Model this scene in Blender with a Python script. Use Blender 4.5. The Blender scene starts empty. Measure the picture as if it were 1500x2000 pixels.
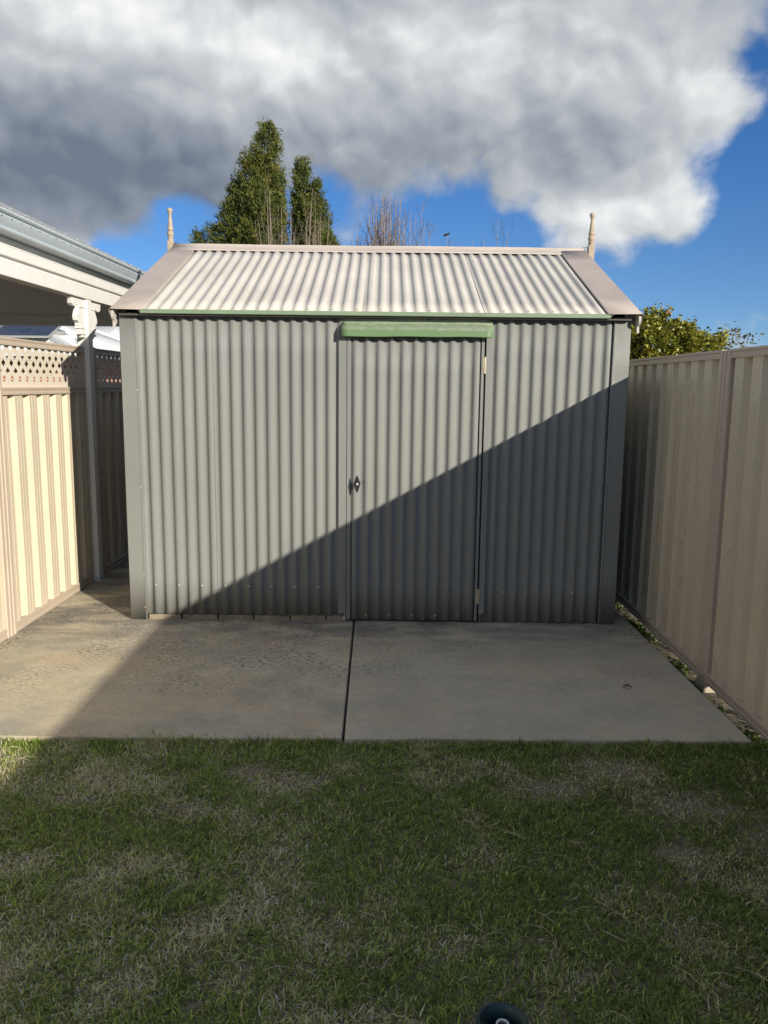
import bpy, bmesh, math, random
import numpy as np
from mathutils import Vector, Matrix

random.seed(7)
rng = np.random.default_rng(11)
scene = bpy.context.scene
COL = scene.collection

# ------------------------------------------------------------------ camera
CAM_H = 1.504
cd = bpy.data.cameras.new('camera')
cam = bpy.data.objects.new('camera', cd)
COL.objects.link(cam)
YAW, PITCH, ROLL = -0.0054, -0.1573, 0.0110
_f = Vector((math.sin(YAW)*math.cos(PITCH), math.cos(YAW)*math.cos(PITCH), math.sin(PITCH)))
_r = Vector((math.cos(YAW), -math.sin(YAW), 0))
_u = _r.cross(_f)
_r2 = math.cos(ROLL)*_r + math.sin(ROLL)*_u
_u2 = -math.sin(ROLL)*_r + math.cos(ROLL)*_u
M = Matrix((( _r2.x, _u2.x, -_f.x, 0), (_r2.y, _u2.y, -_f.y, 0), (_r2.z, _u2.z, -_f.z, CAM_H), (0, 0, 0, 1)))
cam.matrix_world = M
cd.sensor_fit = 'VERTICAL'
cd.sensor_height = 24.0
cd.sensor_width = 18.0
cd.lens = 24.0*1557.0/2000.0
cd.clip_start = 0.05
cd.clip_end = 3000
scene.camera = cam

# ------------------------------------------------------------------ light
SUN_DIR = Vector((-0.617, 0.713, -0.333)).normalized()     # the way the light travels
SUN_EL = math.asin(-SUN_DIR.z)
SUN_AZ = math.atan2(-SUN_DIR.x, -SUN_DIR.y)
ld = bpy.data.lights.new('sun', 'SUN')
ld.energy = 2.9
ld.angle = math.radians(0.53)
ld.color = (1.0, 0.91, 0.76)
sun = bpy.data.objects.new('sun', ld)
sun.rotation_euler = SUN_DIR.to_track_quat('-Z', 'Y').to_euler()
sun.location = (8, -9, 6)
COL.objects.link(sun)

vs = scene.view_settings
vs.view_transform = 'Standard'
vs.look = 'None'
vs.gamma = 1.0
vs.use_curve_mapping = False
vs.exposure = 1.08

# ------------------------------------------------------------------ world: sky with clouds
world = bpy.data.worlds.new('World')
scene.world = world
world.use_nodes = True
NT = world.node_tree
NT.nodes.clear()
def nnew(t, **k):
    n = NT.nodes.new(t)
    for a, b in k.items(): setattr(n, a, b)
    return n
def setin(node, i, v):
    if isinstance(v, bpy.types.NodeSocket): NT.links.new(v, node.inputs[i])
    else: node.inputs[i].default_value = v
def mth(op, a, b=0.0, c=None, clamp=False):
    n = nnew('ShaderNodeMath', operation=op, use_clamp=clamp)
    setin(n, 0, a); setin(n, 1, b)
    if c is not None: setin(n, 2, c)
    return n.outputs[0]
def vmth(op, a, b):
    n = nnew('ShaderNodeVectorMath', operation=op)
    setin(n, 0, a); setin(n, 1, b)
    return n.outputs[0]
def smooth(v, a, b):
    n = nnew('ShaderNodeMapRange', interpolation_type='SMOOTHSTEP')
    setin(n, 0, v); n.inputs[1].default_value = a; n.inputs[2].default_value = b
    return n.outputs[0]
tc = nnew('ShaderNodeTexCoord')
dirv = tc.outputs['Generated']
sep = nnew('ShaderNodeSeparateXYZ'); NT.links.new(dirv, sep.inputs[0])
DEG = 180/math.pi
az = mth('MULTIPLY', mth('ARCTAN2', sep.outputs[0], sep.outputs[1]), DEG)
el = mth('MULTIPLY', mth('ARCSINE', sep.outputs[2]), DEG)
# cloud space: direction, stretched sideways
cs = vmth('MULTIPLY', dirv, (1.0, 1.0, 1.15))
def noise(vec, scale, detail, rough=0.55, lac=2.0, dist=0.0):
    n = nnew('ShaderNodeTexNoise', noise_dimensions='3D')
    setin(n, 'Vector', vec); n.inputs['Scale'].default_value = scale
    n.inputs['Detail'].default_value = detail; n.inputs['Roughness'].default_value = rough
    n.inputs['Lacunarity'].default_value = lac; n.inputs['Distortion'].default_value = dist
    return n
wn = noise(cs, 3.2, 2.0)
warp = vmth('MULTIPLY', vmth('SUBTRACT', wn.outputs['Color'], (0.5, 0.5, 0.5)), (0.16, 0.16, 0.12))
csw = vmth('ADD', cs, warp)
fb = noise(csw, 8.0, 8.0, 0.54).outputs['Fac']
soft = noise(csw, 5.0, 4.0, 0.45).outputs['Fac']
soft2 = noise(vmth('ADD', csw, (0.026, -0.012, 0.040)), 5.0, 4.0, 0.45).outputs['Fac']
fine2 = noise(vmth('ADD', csw, (0.010, -0.004, 0.014)), 8.0, 6.0, 0.54).outputs['Fac']
fb_low = noise(cs, 1.7, 2.0, 0.5).outputs['Fac']
def puff(vec):
    n = nnew('ShaderNodeTexVoronoi', voronoi_dimensions='3D', feature='F1')
    setin(n, 'Vector', vec); n.inputs['Scale'].default_value = 13.0
    n.inputs['Detail'].default_value = 1.0; n.inputs['Roughness'].default_value = 0.5; n.inputs['Lacunarity'].default_value = 2.3
    return mth('SUBTRACT', 0.5, n.outputs['Distance'])
jit = vmth('ADD', cs, vmth('MULTIPLY', vmth('SUBTRACT', noise(cs, 11.0, 4.0).outputs['Color'], (0.5, 0.5, 0.5)), (0.07, 0.07, 0.07)))
pf = puff(jit); pf2 = puff(vmth('ADD', jit, (0.012, -0.006, 0.018)))
def blob(a0, e0, ra, re, w):
    da = mth('DIVIDE', mth('SUBTRACT', az, a0), ra)
    de = mth('DIVIDE', mth('SUBTRACT', el, e0), re)
    q = mth('ADD', mth('MULTIPLY', da, da), mth('MULTIPLY', de, de))
    return mth('MULTIPLY', mth('EXPONENT', mth('MULTIPLY', q, -1.0)), w)
def addall(items):
    s = items[0]
    for i in items[1:]: s = mth('ADD', s, i)
    return s
cover = addall([
    blob(-16, 20, 20, 8.0, 1.0), blob(4, 20, 15, 7.5, 0.95), blob(15.0, 17.0, 7.5, 5.5, 0.75),
    blob(15.5, 11.2, 5.6, 2.0, 0.75), blob(-24, 12.0, 8, 3.4, 0.7), blob(-14, 15, 14, 3.0, 0.30), blob(-22, 9.2, 4, 1.0, 0.30),
    blob(-14.6, 11.0, 2.6, 1.2, -0.62), blob(4.6, 10.2, 5.5, 1.7, -0.60), blob(23.2, 19.6, 1.4, 2.6, -0.55),
    blob(24.5, 11.0, 4.0, 4.2, -1.0), blob(-13, 7.6, 9, 1.8, -0.25),
    blob(6.5, 10.2, 1.8, 0.7, 0.42), blob(8.0, 8.3, 2.0, 0.6, 0.42), blob(-3.5, 9.2, 2.6, 1.6, 0.45), blob(23.4, 4.6, 1.8, 0.45, 0.10)])
gen = mth('MULTIPLY', mth('SUBTRACT', fb_low, 0.50), 1.5)
rest = mth('MULTIPLY', mth('SUBTRACT', 1.0, blob(0, 12, 30, 14, 1.0)), 0.78)     # cloud goes on all round, its cover raised out of view for more ambient light
F = addall([cover, gen, rest, mth('MULTIPLY', mth('SUBTRACT', fb, 0.5), 1.7), mth('MULTIPLY', pf, 0.45), -0.42])
mask = smooth(F, -0.06, 0.46)
mask = mth('MULTIPLY', mask, smooth(el, -2.0, 3.0))
lightb = addall([
    blob(-9.0, 20.3, 6.0, 3.0, 0.36), blob(-20, 22.0, 8, 2.8, 0.44), blob(20.5, 17.0, 2.8, 4.5, 0.36), blob(16.0, 11.0, 6.0, 2.0, 0.40),
    blob(1.5, 21, 6.0, 4.0, 0.16), blob(12, 20.5, 7, 3, 0.20), blob(-20, 12.8, 13, 3.8, -0.42), blob(-6, 14.0, 8, 3.0, -0.10),
    blob(8, 14.0, 7, 2.6, -0.06), blob(-4, 9.0, 3, 1.2, 0.2), blob(-22, 8.4, 4, 0.8, 0.25), blob(-9, 12.0, 7, 1.6, -0.16)])
relief = mth('ADD', mth('MULTIPLY', mth('SUBTRACT', soft, soft2), 0.55), mth('ADD', mth('MULTIPLY', mth('SUBTRACT', fb, fine2), 0.6), mth('MULTIPLY', mth('SUBTRACT', pf, pf2), 0.28)))
edge = mth('MULTIPLY', mth('SUBTRACT', 1.0, smooth(F, 0.05, 0.75)), 0.05)
L = addall([lightb, relief, edge, mth('MULTIPLY', mth('SUBTRACT', soft, 0.5), 0.30), 0.42])
ramp = nnew('ShaderNodeValToRGB')
NT.links.new(L, ramp.inputs[0])
cr = ramp.color_ramp
cr.elements[0].position = 0.0; cr.elements[0].color = (0.135, 0.165, 0.22, 1)
cr.elements[1].position = 1.0; cr.elements[1].color = (0.84, 0.845, 0.84, 1)
for p, c in ((0.30, (0.25, 0.28, 0.325, 1)), (0.62, (0.46, 0.485, 0.505, 1))):
    e_ = cr.elements.new(p); e_.color = c
sky = nnew('ShaderNodeTexSky', sky_type='NISHITA')
sky.sun_disc = False
sky.sun_elevation = SUN_EL
sky.sun_rotation = SUN_AZ
sky.altitude = 300
sky.air_density = 1.0
sky.dust_density = 0.1
sky.ozone_density = 2.2
hsv = nnew('ShaderNodeHueSaturation'); hsv.inputs['Saturation'].default_value = 1.36; hsv.inputs['Hue'].default_value = 0.515; hsv.inputs['Value'].default_value = 1.0
NT.links.new(sky.outputs[0], hsv.inputs['Color'])
sv = nnew('ShaderNodeCombineXYZ'); NT.links.new(sep.outputs[0], sv.inputs[0]); NT.links.new(sep.outputs[1], sv.inputs[1])
NT.links.new(mth('ADD', mth('MULTIPLY', mth('MAXIMUM', sep.outputs[2], 0.0), 0.90), 0.085), sv.inputs[2])    # no band of ground haze at the horizon
NT.links.new(sv.outputs[0], sky.inputs[0])
bg1 = nnew('ShaderNodeBackground'); NT.links.new(hsv.outputs[0], bg1.inputs[0]); bg1.inputs[1].default_value = 0.060
bg2 = nnew('ShaderNodeBackground'); NT.links.new(ramp.outputs[0], bg2.inputs[0]); bg2.inputs[1].default_value = 0.585
mixs = nnew('ShaderNodeMixShader')
NT.links.new(mask, mixs.inputs[0]); NT.links.new(bg1.outputs[0], mixs.inputs[1]); NT.links.new(bg2.outputs[0], mixs.inputs[2])
wout = nnew('ShaderNodeOutputWorld'); NT.links.new(mixs.outputs[0], wout.inputs[0])

# ------------------------------------------------------------------ helpers
def tag(o, label=None, cat=None, group=None, kind=None):
    if label: o['label'] = label
    if cat: o['category'] = cat
    if group: o['group'] = group
    if kind: o['kind'] = kind
    return o
def empty(name, loc=(0, 0, 0), rz=0.0):
    o = bpy.data.objects.new(name, None)
    o.location = loc; o.rotation_euler = (0, 0, rz); o.empty_display_size = 0.2
    COL.objects.link(o)
    return o
class MB:
    def __init__(s): s.v = []; s.f = []
    def add(s, vs, fs):
        b = len(s.v); s.v += [tuple(p) for p in vs]; s.f += [tuple(i+b for i in f) for f in fs]
    def box(s, x0, x1, y0, y1, z0, z1):
        s.add([(x0,y0,z0),(x1,y0,z0),(x1,y1,z0),(x0,y1,z0),(x0,y0,z1),(x1,y0,z1),(x1,y1,z1),(x0,y1,z1)],
              [(3,2,1,0),(4,5,6,7),(0,1,5,4),(1,2,6,5),(2,3,7,6),(3,0,4,7)])
    def prism(s, poly, t0, t1, fn):
        n = len(poly)
        s.add([fn(a, b, t0) for a, b in poly]+[fn(a, b, t1) for a, b in poly],
              [tuple(range(n))[::-1], tuple(range(n, 2*n))]+[(i, (i+1) % n, n+(i+1) % n, n+i) for i in range(n)])
    def strip(s, prof, ts, fn):
        n = len(prof)
        vs = [fn(a, b, t) for t in ts for a, b in prof]
        fs = [(j*n+i, j*n+i+1, (j+1)*n+i+1, (j+1)*n+i) for j in range(len(ts)-1) for i in range(n-1)]
        s.add(vs, fs)
    def lathe(s, prof, cx, cy, cz, seg=20):
        n = len(prof); vs = []
        for k in range(seg):
            a = 2*math.pi*k/seg
            vs += [(cx+r*math.cos(a), cy+r*math.sin(a), cz+z) for r, z in prof]
        fs = [(k*n+i, ((k+1) % seg)*n+i, ((k+1) % seg)*n+i+1, k*n+i+1) for k in range(seg) for i in range(n-1)]
        s.add(vs, fs)
    def tube(s, pts, radii, seg=4):
        pts = [Vector(p) for p in pts]; n = len(pts); vs = []
        for i, p in enumerate(pts):
            d = (pts[min(i+1, n-1)]-pts[max(i-1, 0)]).normalized()
            a = d.orthogonal().normalized(); b = d.cross(a)
            for k in range(seg):
                t = 2*math.pi*k/seg
                vs.append(p+(a*math.cos(t)+b*math.sin(t))*radii[i])
        fs = [(i*seg+k, i*seg+(k+1) % seg, (i+1)*seg+(k+1) % seg, (i+1)*seg+k) for i in range(n-1) for k in range(seg)]
        fs.append(tuple(range((n-1)*seg, n*seg)))
        s.add(vs, fs)
    def mesh(s, name):
        me = bpy.data.meshes.new(name); me.from_pydata(s.v, [], s.f); me.update(); return me
    def build(s, name, material, parent=None, smooth=False, bevel=0.0, solid=0.0, autosmooth=None):
        me = s.mesh(name)
        bm = bmesh.new(); bm.from_mesh(me)
        if solid == 0.0: bmesh.ops.recalc_face_normals(bm, faces=bm.faces)
        bm.to_mesh(me); bm.free()
        return link(name, me, material, parent, smooth, bevel, solid, autosmooth)
def link(name, me, material, parent=None, smooth=False, bevel=0.0, solid=0.0, autosmooth=None):
    o = bpy.data.objects.new(name, me); COL.objects.link(o)
    if material: me.materials.append(material)
    if smooth or autosmooth: me.polygons.foreach_set('use_smooth', [True]*len(me.polygons))
    if autosmooth: me.set_sharp_from_angle(angle=math.radians(autosmooth))
    if solid: m = o.modifiers.new('thickness', 'SOLIDIFY'); m.thickness = solid; m.offset = -1
    if bevel: m = o.modifiers.new('bevel', 'BEVEL'); m.width = bevel; m.segments = 2; m.limit_method = 'ANGLE'; m.angle_limit = math.radians(40)
    if parent: o.parent = parent
    return o
def np_mesh(name, V, loops, sizes, colors=None):
    me = bpy.data.meshes.new(name)
    me.vertices.add(len(V)); me.vertices.foreach_set('co', np.asarray(V, np.float32).ravel())
    me.loops.add(len(loops)); me.loops.foreach_set('vertex_index', np.asarray(loops, np.int32))
    st = np.concatenate([[0], np.cumsum(sizes)[:-1]]).astype(np.int32)
    me.polygons.add(len(sizes)); me.polygons.foreach_set('loop_start', st)
    me.update(calc_edges=True)
    if colors is not None:
        at = me.attributes.new('Col', 'FLOAT_COLOR', 'POINT')
        c = np.ones((len(V), 4), np.float32); c[:, :3] = colors
        at.data.foreach_set('color', c.ravel())
    me.validate()
    return me
def vnoise(x, y, seed=0):
    r = np.random.default_rng(seed).random((64, 64))
    xi = np.floor(x).astype(int); yi = np.floor(y).astype(int)
    fx = x-xi; fy = y-yi; fx = fx*fx*(3-2*fx); fy = fy*fy*(3-2*fy)
    g = lambda a, b: r[a % 64, b % 64]
    return (g(xi, yi)*(1-fx)+g(xi+1, yi)*fx)*(1-fy)+(g(xi, yi+1)*(1-fx)+g(xi+1, yi+1)*fx)*fy
def fbm(x, y, seed=0, oct=4):
    s = 0; a = 0.5; t = 0
    for k in range(oct):
        s = s+a*vnoise(x*2**k+17.3*k, y*2**k+5.1*k, seed+k); t += a; a *= 0.5
    return s/t

# ------------------------------------------------------------------ materials
class MT:
    def __init__(s, name):
        s.m = bpy.data.materials.new(name); s.m.use_nodes = True
        s.t = s.m.node_tree; s.b = s.t.nodes['Principled BSDF']
        s.o = s.t.nodes['Material Output']
    def n(s, t, **k):
        x = s.t.nodes.new(t)
        for a, b in k.items():
            setattr(x, a, b)
        return x
    def l(s, a, b): s.t.links.new(a, b)
    def set(s, node, i, v):
        if isinstance(v, bpy.types.NodeSocket): s.l(v, node.inputs[i])
        else: node.inputs[i].default_value = v
    def noise(s, vec, scale, detail=4, rough=0.55):
        x = s.n('ShaderNodeTexNoise'); s.set(x, 'Vector', vec); x.inputs['Scale'].default_value = scale
        x.inputs['Detail'].default_value = detail; x.inputs['Roughness'].default_value = rough
        return x.outputs['Fac']
    def pos(s, kind='Object', scale=(1, 1, 1)):
        c = s.n('ShaderNodeTexCoord').outputs['Object'] if kind == 'Object' else s.n('ShaderNodeNewGeometry').outputs['Position']
        x = s.n('ShaderNodeVectorMath', operation='MULTIPLY'); s.l(c, x.inputs[0]); x.inputs[1].default_value = scale
        return x.outputs[0]
    def rng(s, v, a, b, c=0.0, d=1.0, sm=False):
        x = s.n('ShaderNodeMapRange'); x.interpolation_type = 'SMOOTHSTEP' if sm else 'LINEAR'
        s.set(x, 0, v)
        for i, q in enumerate((a, b, c, d)): x.inputs[i+1].default_value = q
        return x.outputs[0]
    def mix(s, fac, a, b, mode='MIX'):
        x = s.n('ShaderNodeMix', data_type='RGBA', blend_type=mode)
        s.set(x, 0, fac)
        for i, v in ((6, a), (7, b)):
            if isinstance(v, bpy.types.NodeSocket): s.l(v, x.inputs[i])
            else: x.inputs[i].default_value = (*v, 1) if len(v) == 3 else v
        return x.outputs[2]
    def math(s, op, a, b=0.0):
        x = s.n('ShaderNodeMath', operation=op); s.set(x, 0, a); s.set(x, 1, b); return x.outputs[0]
    def bump(s, h, strength=0.2, dist=0.01):
        x = s.n('ShaderNodeBump'); x.inputs['Strength'].default_value = strength; x.inputs['Distance'].default_value = dist
        s.l(h, x.inputs['Height']); s.l(x.outputs[0], s.b.inputs['Normal'])
def paint(name, col, rough=0.45, var=0.10, scale=3.0, grime=None, spec=0.5, streak=True, bump=0.02, metallic=0.0, scratch=False):
    t = MT(name)
    p = t.pos()
    big = t.noise(p, scale, 4)
    fac = t.rng(big, 0.3, 0.7)
    dark = tuple(c*(1-var) for c in col); lite = tuple(min(1, c*(1+var)) for c in col)
    c = t.mix(fac, dark, lite)
    if streak:
        st = t.noise(t.pos(scale=(26, 26, 1.1)), 1.6, 3)
        c = t.mix(t.rng(st, 0.52, 0.75, 0, 0.30), c, grime or tuple(x*0.78 for x in col))
    sp = t.noise(p, 140, 2)
    c = t.mix(t.rng(sp, 0.62, 0.72, 0, 0.25), c, tuple(x*0.7 for x in col))
    if scratch:     # chalky scuffs and thin scratches, dried splashes low on the sheet
        sc = t.noise(t.pos(scale=(9, 9, 2.2)), 16, 3, 0.7)
        c = t.mix(t.rng(sc, 0.70, 0.74, 0, 0.55), c, tuple(min(1, x*1.9) for x in col))
        dz = t.n('ShaderNodeSeparateXYZ'); t.l(t.n('ShaderNodeTexCoord').outputs['Object'], dz.inputs[0])
        sp2 = t.math('MULTIPLY', t.rng(dz.outputs[2], 0.0, 0.28, 1, 0, True), t.rng(t.noise(t.pos(scale=(1, 1, 0.6)), 38, 5, 0.7), 0.46, 0.62, 0, 0.5))
        c = t.mix(sp2, c, (0.25, 0.22, 0.17))
        c = t.mix(t.rng(t.noise(t.pos(scale=(1.0, 1.0, 0.25)), 1.3, 4, 0.6), 0.48, 0.70, 0, 0.30), c, tuple(x*1.18 for x in col))
    t.l(c, t.b.inputs['Base Color'])
    rr = t.rng(t.noise(p, scale*2.3, 3), 0.3, 0.7, rough-0.07, rough+0.10)
    t.l(rr, t.b.inputs['Roughness'])
    t.b.inputs['Specular IOR Level'].default_value = spec
    t.b.inputs['Metallic'].default_value = metallic
    if bump: t.bump(t.noise(p, 90, 3), bump, 0.004)
    return t.m
def leafmat(name, rough=0.5, trans=0.25, spec=0.4):
    t = MT(name)
    a = t.n('ShaderNodeAttribute', attribute_name='Col')
    t.l(a.outputs['Color'], t.b.inputs['Base Color'])
    t.b.inputs['Roughness'].default_value = rough
    t.b.inputs['Specular IOR Level'].default_value = spec
    tr = t.n('ShaderNodeBsdfTranslucent'); t.l(a.outputs['Color'], tr.inputs[0])
    mx = t.n('ShaderNodeMixShader'); mx.inputs[0].default_value = trans
    t.l(t.b.outputs[0], mx.inputs[1]); t.l(tr.outputs[0], mx.inputs[2]); t.l(mx.outputs[0], t.o.inputs[0])
    return t.m
SHED = paint('shed_wall_paint', (0.214, 0.223, 0.217), 0.55, 0.06, 1.7, (0.175, 0.178, 0.170), spec=0.2, scratch=True)
ROOF = paint('shed_roof_paint', (0.525, 0.505, 0.465), 0.6, 0.10, 2.2, (0.40, 0.37, 0.335), spec=0.25)
BARGE = paint('barge_paint', (0.41, 0.355, 0.325), 0.5, 0.08, 5.0, (0.32, 0.27, 0.25))
RIDGE = paint('ridge_paint', (0.52, 0.46, 0.41), 0.5, 0.07, 3.0, (0.42, 0.36, 0.32))
GREEN = paint('green_trim_paint', (0.19, 0.265, 0.18), 0.45, 0.10, 6.0, (0.30, 0.36, 0.27), streak=False)
FENCE = paint('fence_paint', (0.60, 0.53, 0.405), 0.30, 0.06, 1.4, (0.51, 0.445, 0.34))
LATT = paint('lattice_paint', (0.68, 0.62, 0.52), 0.5, 0.04, 2.4)
RAIL = paint('fence_rail_paint', (0.50, 0.42, 0.335), 0.42, 0.06, 2.4, (0.42, 0.35, 0.28))
WHITE = paint('white_timber_paint', (0.76, 0.76, 0.745), 0.5, 0.03, 3.0, (0.72, 0.70, 0.64))
BBOARD = paint('barge_board_paint', (0.52, 0.49, 0.45), 0.6, 0.08, 6.0)
CEIL = paint('ceiling_paint', (0.72, 0.71, 0.68), 0.7, 0.04, 2.0)
GUTTER = paint('gutter_paint', (0.46, 0.53, 0.57), 0.38, 0.05, 3.0, (0.40, 0.46, 0.50))
VROOF = paint('verandah_roof_paint', (0.30, 0.31, 0.32), 0.5, 0.06, 2.0)
TIMBER = paint('finial_timber', (0.40, 0.325, 0.245), 0.7, 0.14, 16.0, (0.30, 0.24, 0.17), bump=0.12)
DARK = paint('black_plastic', (0.018, 0.018, 0.02), 0.35, 0.1, 20, streak=False, bump=0.0)
STEEL = paint('zinc_steel', (0.62, 0.60, 0.56), 0.35, 0.1, 40, streak=False, metallic=0.85)
BRASS = paint('brass', (0.66, 0.58, 0.44), 0.35, 0.1, 40, streak=False, metallic=0.8)
SCREW = paint('screw_head', (0.68, 0.68, 0.64), 0.4, 0.05, 40, streak=False, metallic=0.3)
INNER = paint('shed_frame', (0.09, 0.085, 0.08), 0.8, 0.1, 5, streak=False)
PIPEGREEN = paint('sprinkler_plastic', (0.012, 0.042, 0.046), 0.4, 0.2, 30, streak=False)
PVC = paint('white_pvc', (0.62, 0.66, 0.68), 0.4, 0.08, 60, streak=False)
NOZ = paint('nozzle_plastic', (0.06, 0.045, 0.04), 0.6, 0.2, 60, streak=False)
NROOF = paint('neighbour_roof', (0.60, 0.63, 0.64), 0.45, 0.05, 1.0)
SOLAR = paint('solar_cells', (0.022, 0.028, 0.045), 0.18, 0.1, 3.0, streak=False, bump=0.0, spec=0.6)
ALU = paint('aluminium', (0.5, 0.5, 0.5), 0.4, 0.05, 10, streak=False, metallic=0.6)
CREAM = paint('cream_render', (0.70, 0.62, 0.48), 0.8, 0.06, 2)
JOINT = paint('slab_joint_filler', (0.018, 0.018, 0.018), 0.9, 0.2, 40, streak=False)
LEAF = leafmat('conifer_foliage', 0.55, 0.18, 0.3)
LEAF2 = leafmat('shrub_leaf', 0.38, 0.25, 0.5)
GRASS = leafmat('grass_blade', 0.5, 0.35, 0.4)
TWIG = paint('bare_twig_bark', (0.27, 0.215, 0.17), 0.8, 0.25, 4.0, streak=False, bump=0.0)
BARK = paint('tree_bark', (0.13, 0.095, 0.065), 0.9, 0.3, 14, bump=0.4)
def brickmat():
    t = MT('red_brick')
    b = t.n('ShaderNodeTexBrick')
    v = t.n('ShaderNodeTexCoord').outputs['Object']
    mp = t.n('ShaderNodeMapping'); mp.inputs['Rotation'].default_value = (math.radians(90), 0, 0); t.l(v, mp.inputs[0]); t.l(mp.outputs[0], b.inputs[0])
    b.inputs['Color1'].default_value = (0.42, 0.15, 0.075, 1); b.inputs['Color2'].default_value = (0.34, 0.11, 0.06, 1)
    b.inputs['Mortar'].default_value = (0.55, 0.5, 0.42, 1); b.inputs['Scale'].default_value = 1.0
    b.inputs['Mortar Size'].default_value = 0.011; b.inputs['Brick Width'].default_value = 0.24; b.inputs['Row Height'].default_value = 0.086
    t.l(b.outputs[0], t.b.inputs['Base Color']); t.b.inputs['Roughness'].default_value = 0.85
    t.bump(b.outputs[1], 0.3, -0.01)
    return t.m
BRICKWALL = brickmat()
BRICK = paint('old_brick', (0.27, 0.225, 0.165), 0.9, 0.3, 12, (0.14, 0.12, 0.09), bump=0.3)
def concretemat():
    t = MT('weathered_concrete')
    p = t.pos('World')
    c = t.mix(t.rng(t.noise(p, 1.1, 5, 0.6), 0.35, 0.68), (0.59, 0.525, 0.39), (0.70, 0.60, 0.41))
    c = t.mix(t.rng(t.noise(p, 2.6, 6, 0.65), 0.46, 0.64, 0, 0.8), c, (0.37, 0.345, 0.28))
    rust = t.noise(t.pos('World', (1.0, 1.6, 1)), 1.7, 4)
    c = t.mix(t.rng(rust, 0.50, 0.72, 0, 0.65), c, (0.56, 0.42, 0.26))
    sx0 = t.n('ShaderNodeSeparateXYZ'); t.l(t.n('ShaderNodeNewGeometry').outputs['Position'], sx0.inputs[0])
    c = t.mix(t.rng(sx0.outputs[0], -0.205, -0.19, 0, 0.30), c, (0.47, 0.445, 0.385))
    fine = t.noise(p, 120, 4, 0.7)
    c = t.mix(t.rng(fine, 0.36, 0.60, 0.42, 0.0), c, (0.27, 0.24, 0.18))
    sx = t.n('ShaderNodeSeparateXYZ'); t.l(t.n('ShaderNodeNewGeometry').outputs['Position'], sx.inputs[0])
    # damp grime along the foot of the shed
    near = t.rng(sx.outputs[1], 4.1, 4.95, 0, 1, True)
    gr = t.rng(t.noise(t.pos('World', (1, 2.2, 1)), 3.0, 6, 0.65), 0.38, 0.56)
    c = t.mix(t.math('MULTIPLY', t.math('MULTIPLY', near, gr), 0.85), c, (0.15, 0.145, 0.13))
    # dark lichen flecks, drawn out sideways, thickest left of the joint
    fl = t.noise(t.pos('World', (1.0, 2.0, 1)), 38, 2, 0.55)
    zone = t.math('MULTIPLY', t.rng(t.noise(p, 2.3, 4, 0.6), 0.38, 0.58), t.rng(sx.outputs[1], 3.4, 4.3, 0.10, 1, True))
    lf = t.rng(sx.outputs[0], -0.25, 0.2, 1.0, 0.45)
    thr = t.rng(fl, 0.548, 0.570, 0, 1)
    c = t.mix(t.math('MULTIPLY', t.math('MULTIPLY', thr, zone), t.math('MULTIPLY', lf, 0.95)), c, (0.06, 0.055, 0.045))
    c = t.mix(t.rng(t.noise(t.pos('World', (1, 1.5, 1)), 11, 5, 0.7), 0.44, 0.66, 0, 0.5), c, (0.38, 0.35, 0.275))
    c = t.mix(t.rng(t.noise(t.pos('World', (1, 1.3, 1)), 0.9, 3, 0.5), 0.45, 0.62, 0, 0.25), c, (0.38, 0.37, 0.34))
    sp = t.noise(p, 60, 2)
    c = t.mix(t.rng(sp, 0.68, 0.72, 0, 0.6), c, (0.12, 0.11, 0.09))
    c = t.mix(t.rng(t.noise(p, 75, 2), 0.66, 0.72, 0, 0.5), c, (0.70, 0.65, 0.52))
    t.l(c, t.b.inputs['Base Color']); t.b.inputs['Roughness'].default_value = 0.88
    t.bump(t.noise(p, 170, 4, 0.7), 0.35, 0.003)
    return t.m
CONC = concretemat()
def soilmat():
    t = MT('soil_and_thatch')
    p = t.pos('World')
    c = t.mix(t.rng(t.noise(p, 3.0, 6, 0.6), 0.35, 0.65), (0.11, 0.105, 0.055), (0.19, 0.165, 0.115))
    c = t.mix(t.rng(t.noise(p, 60, 4, 0.7), 0.4, 0.7, 0, 0.7), c, (0.34, 0.30, 0.20))
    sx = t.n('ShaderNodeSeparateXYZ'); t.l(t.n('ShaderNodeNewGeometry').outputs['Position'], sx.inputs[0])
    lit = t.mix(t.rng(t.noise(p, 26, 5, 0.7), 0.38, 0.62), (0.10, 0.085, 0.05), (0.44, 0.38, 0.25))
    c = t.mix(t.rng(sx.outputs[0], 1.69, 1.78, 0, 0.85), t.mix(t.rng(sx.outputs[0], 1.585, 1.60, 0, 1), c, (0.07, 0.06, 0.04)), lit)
    t.l(c, t.b.inputs['Base Color']); t.b.inputs['Roughness'].default_value = 0.95
    t.bump(t.noise(p, 70, 5, 0.7), 0.8, 0.012)
    return t.m
SOIL = soilmat()

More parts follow.
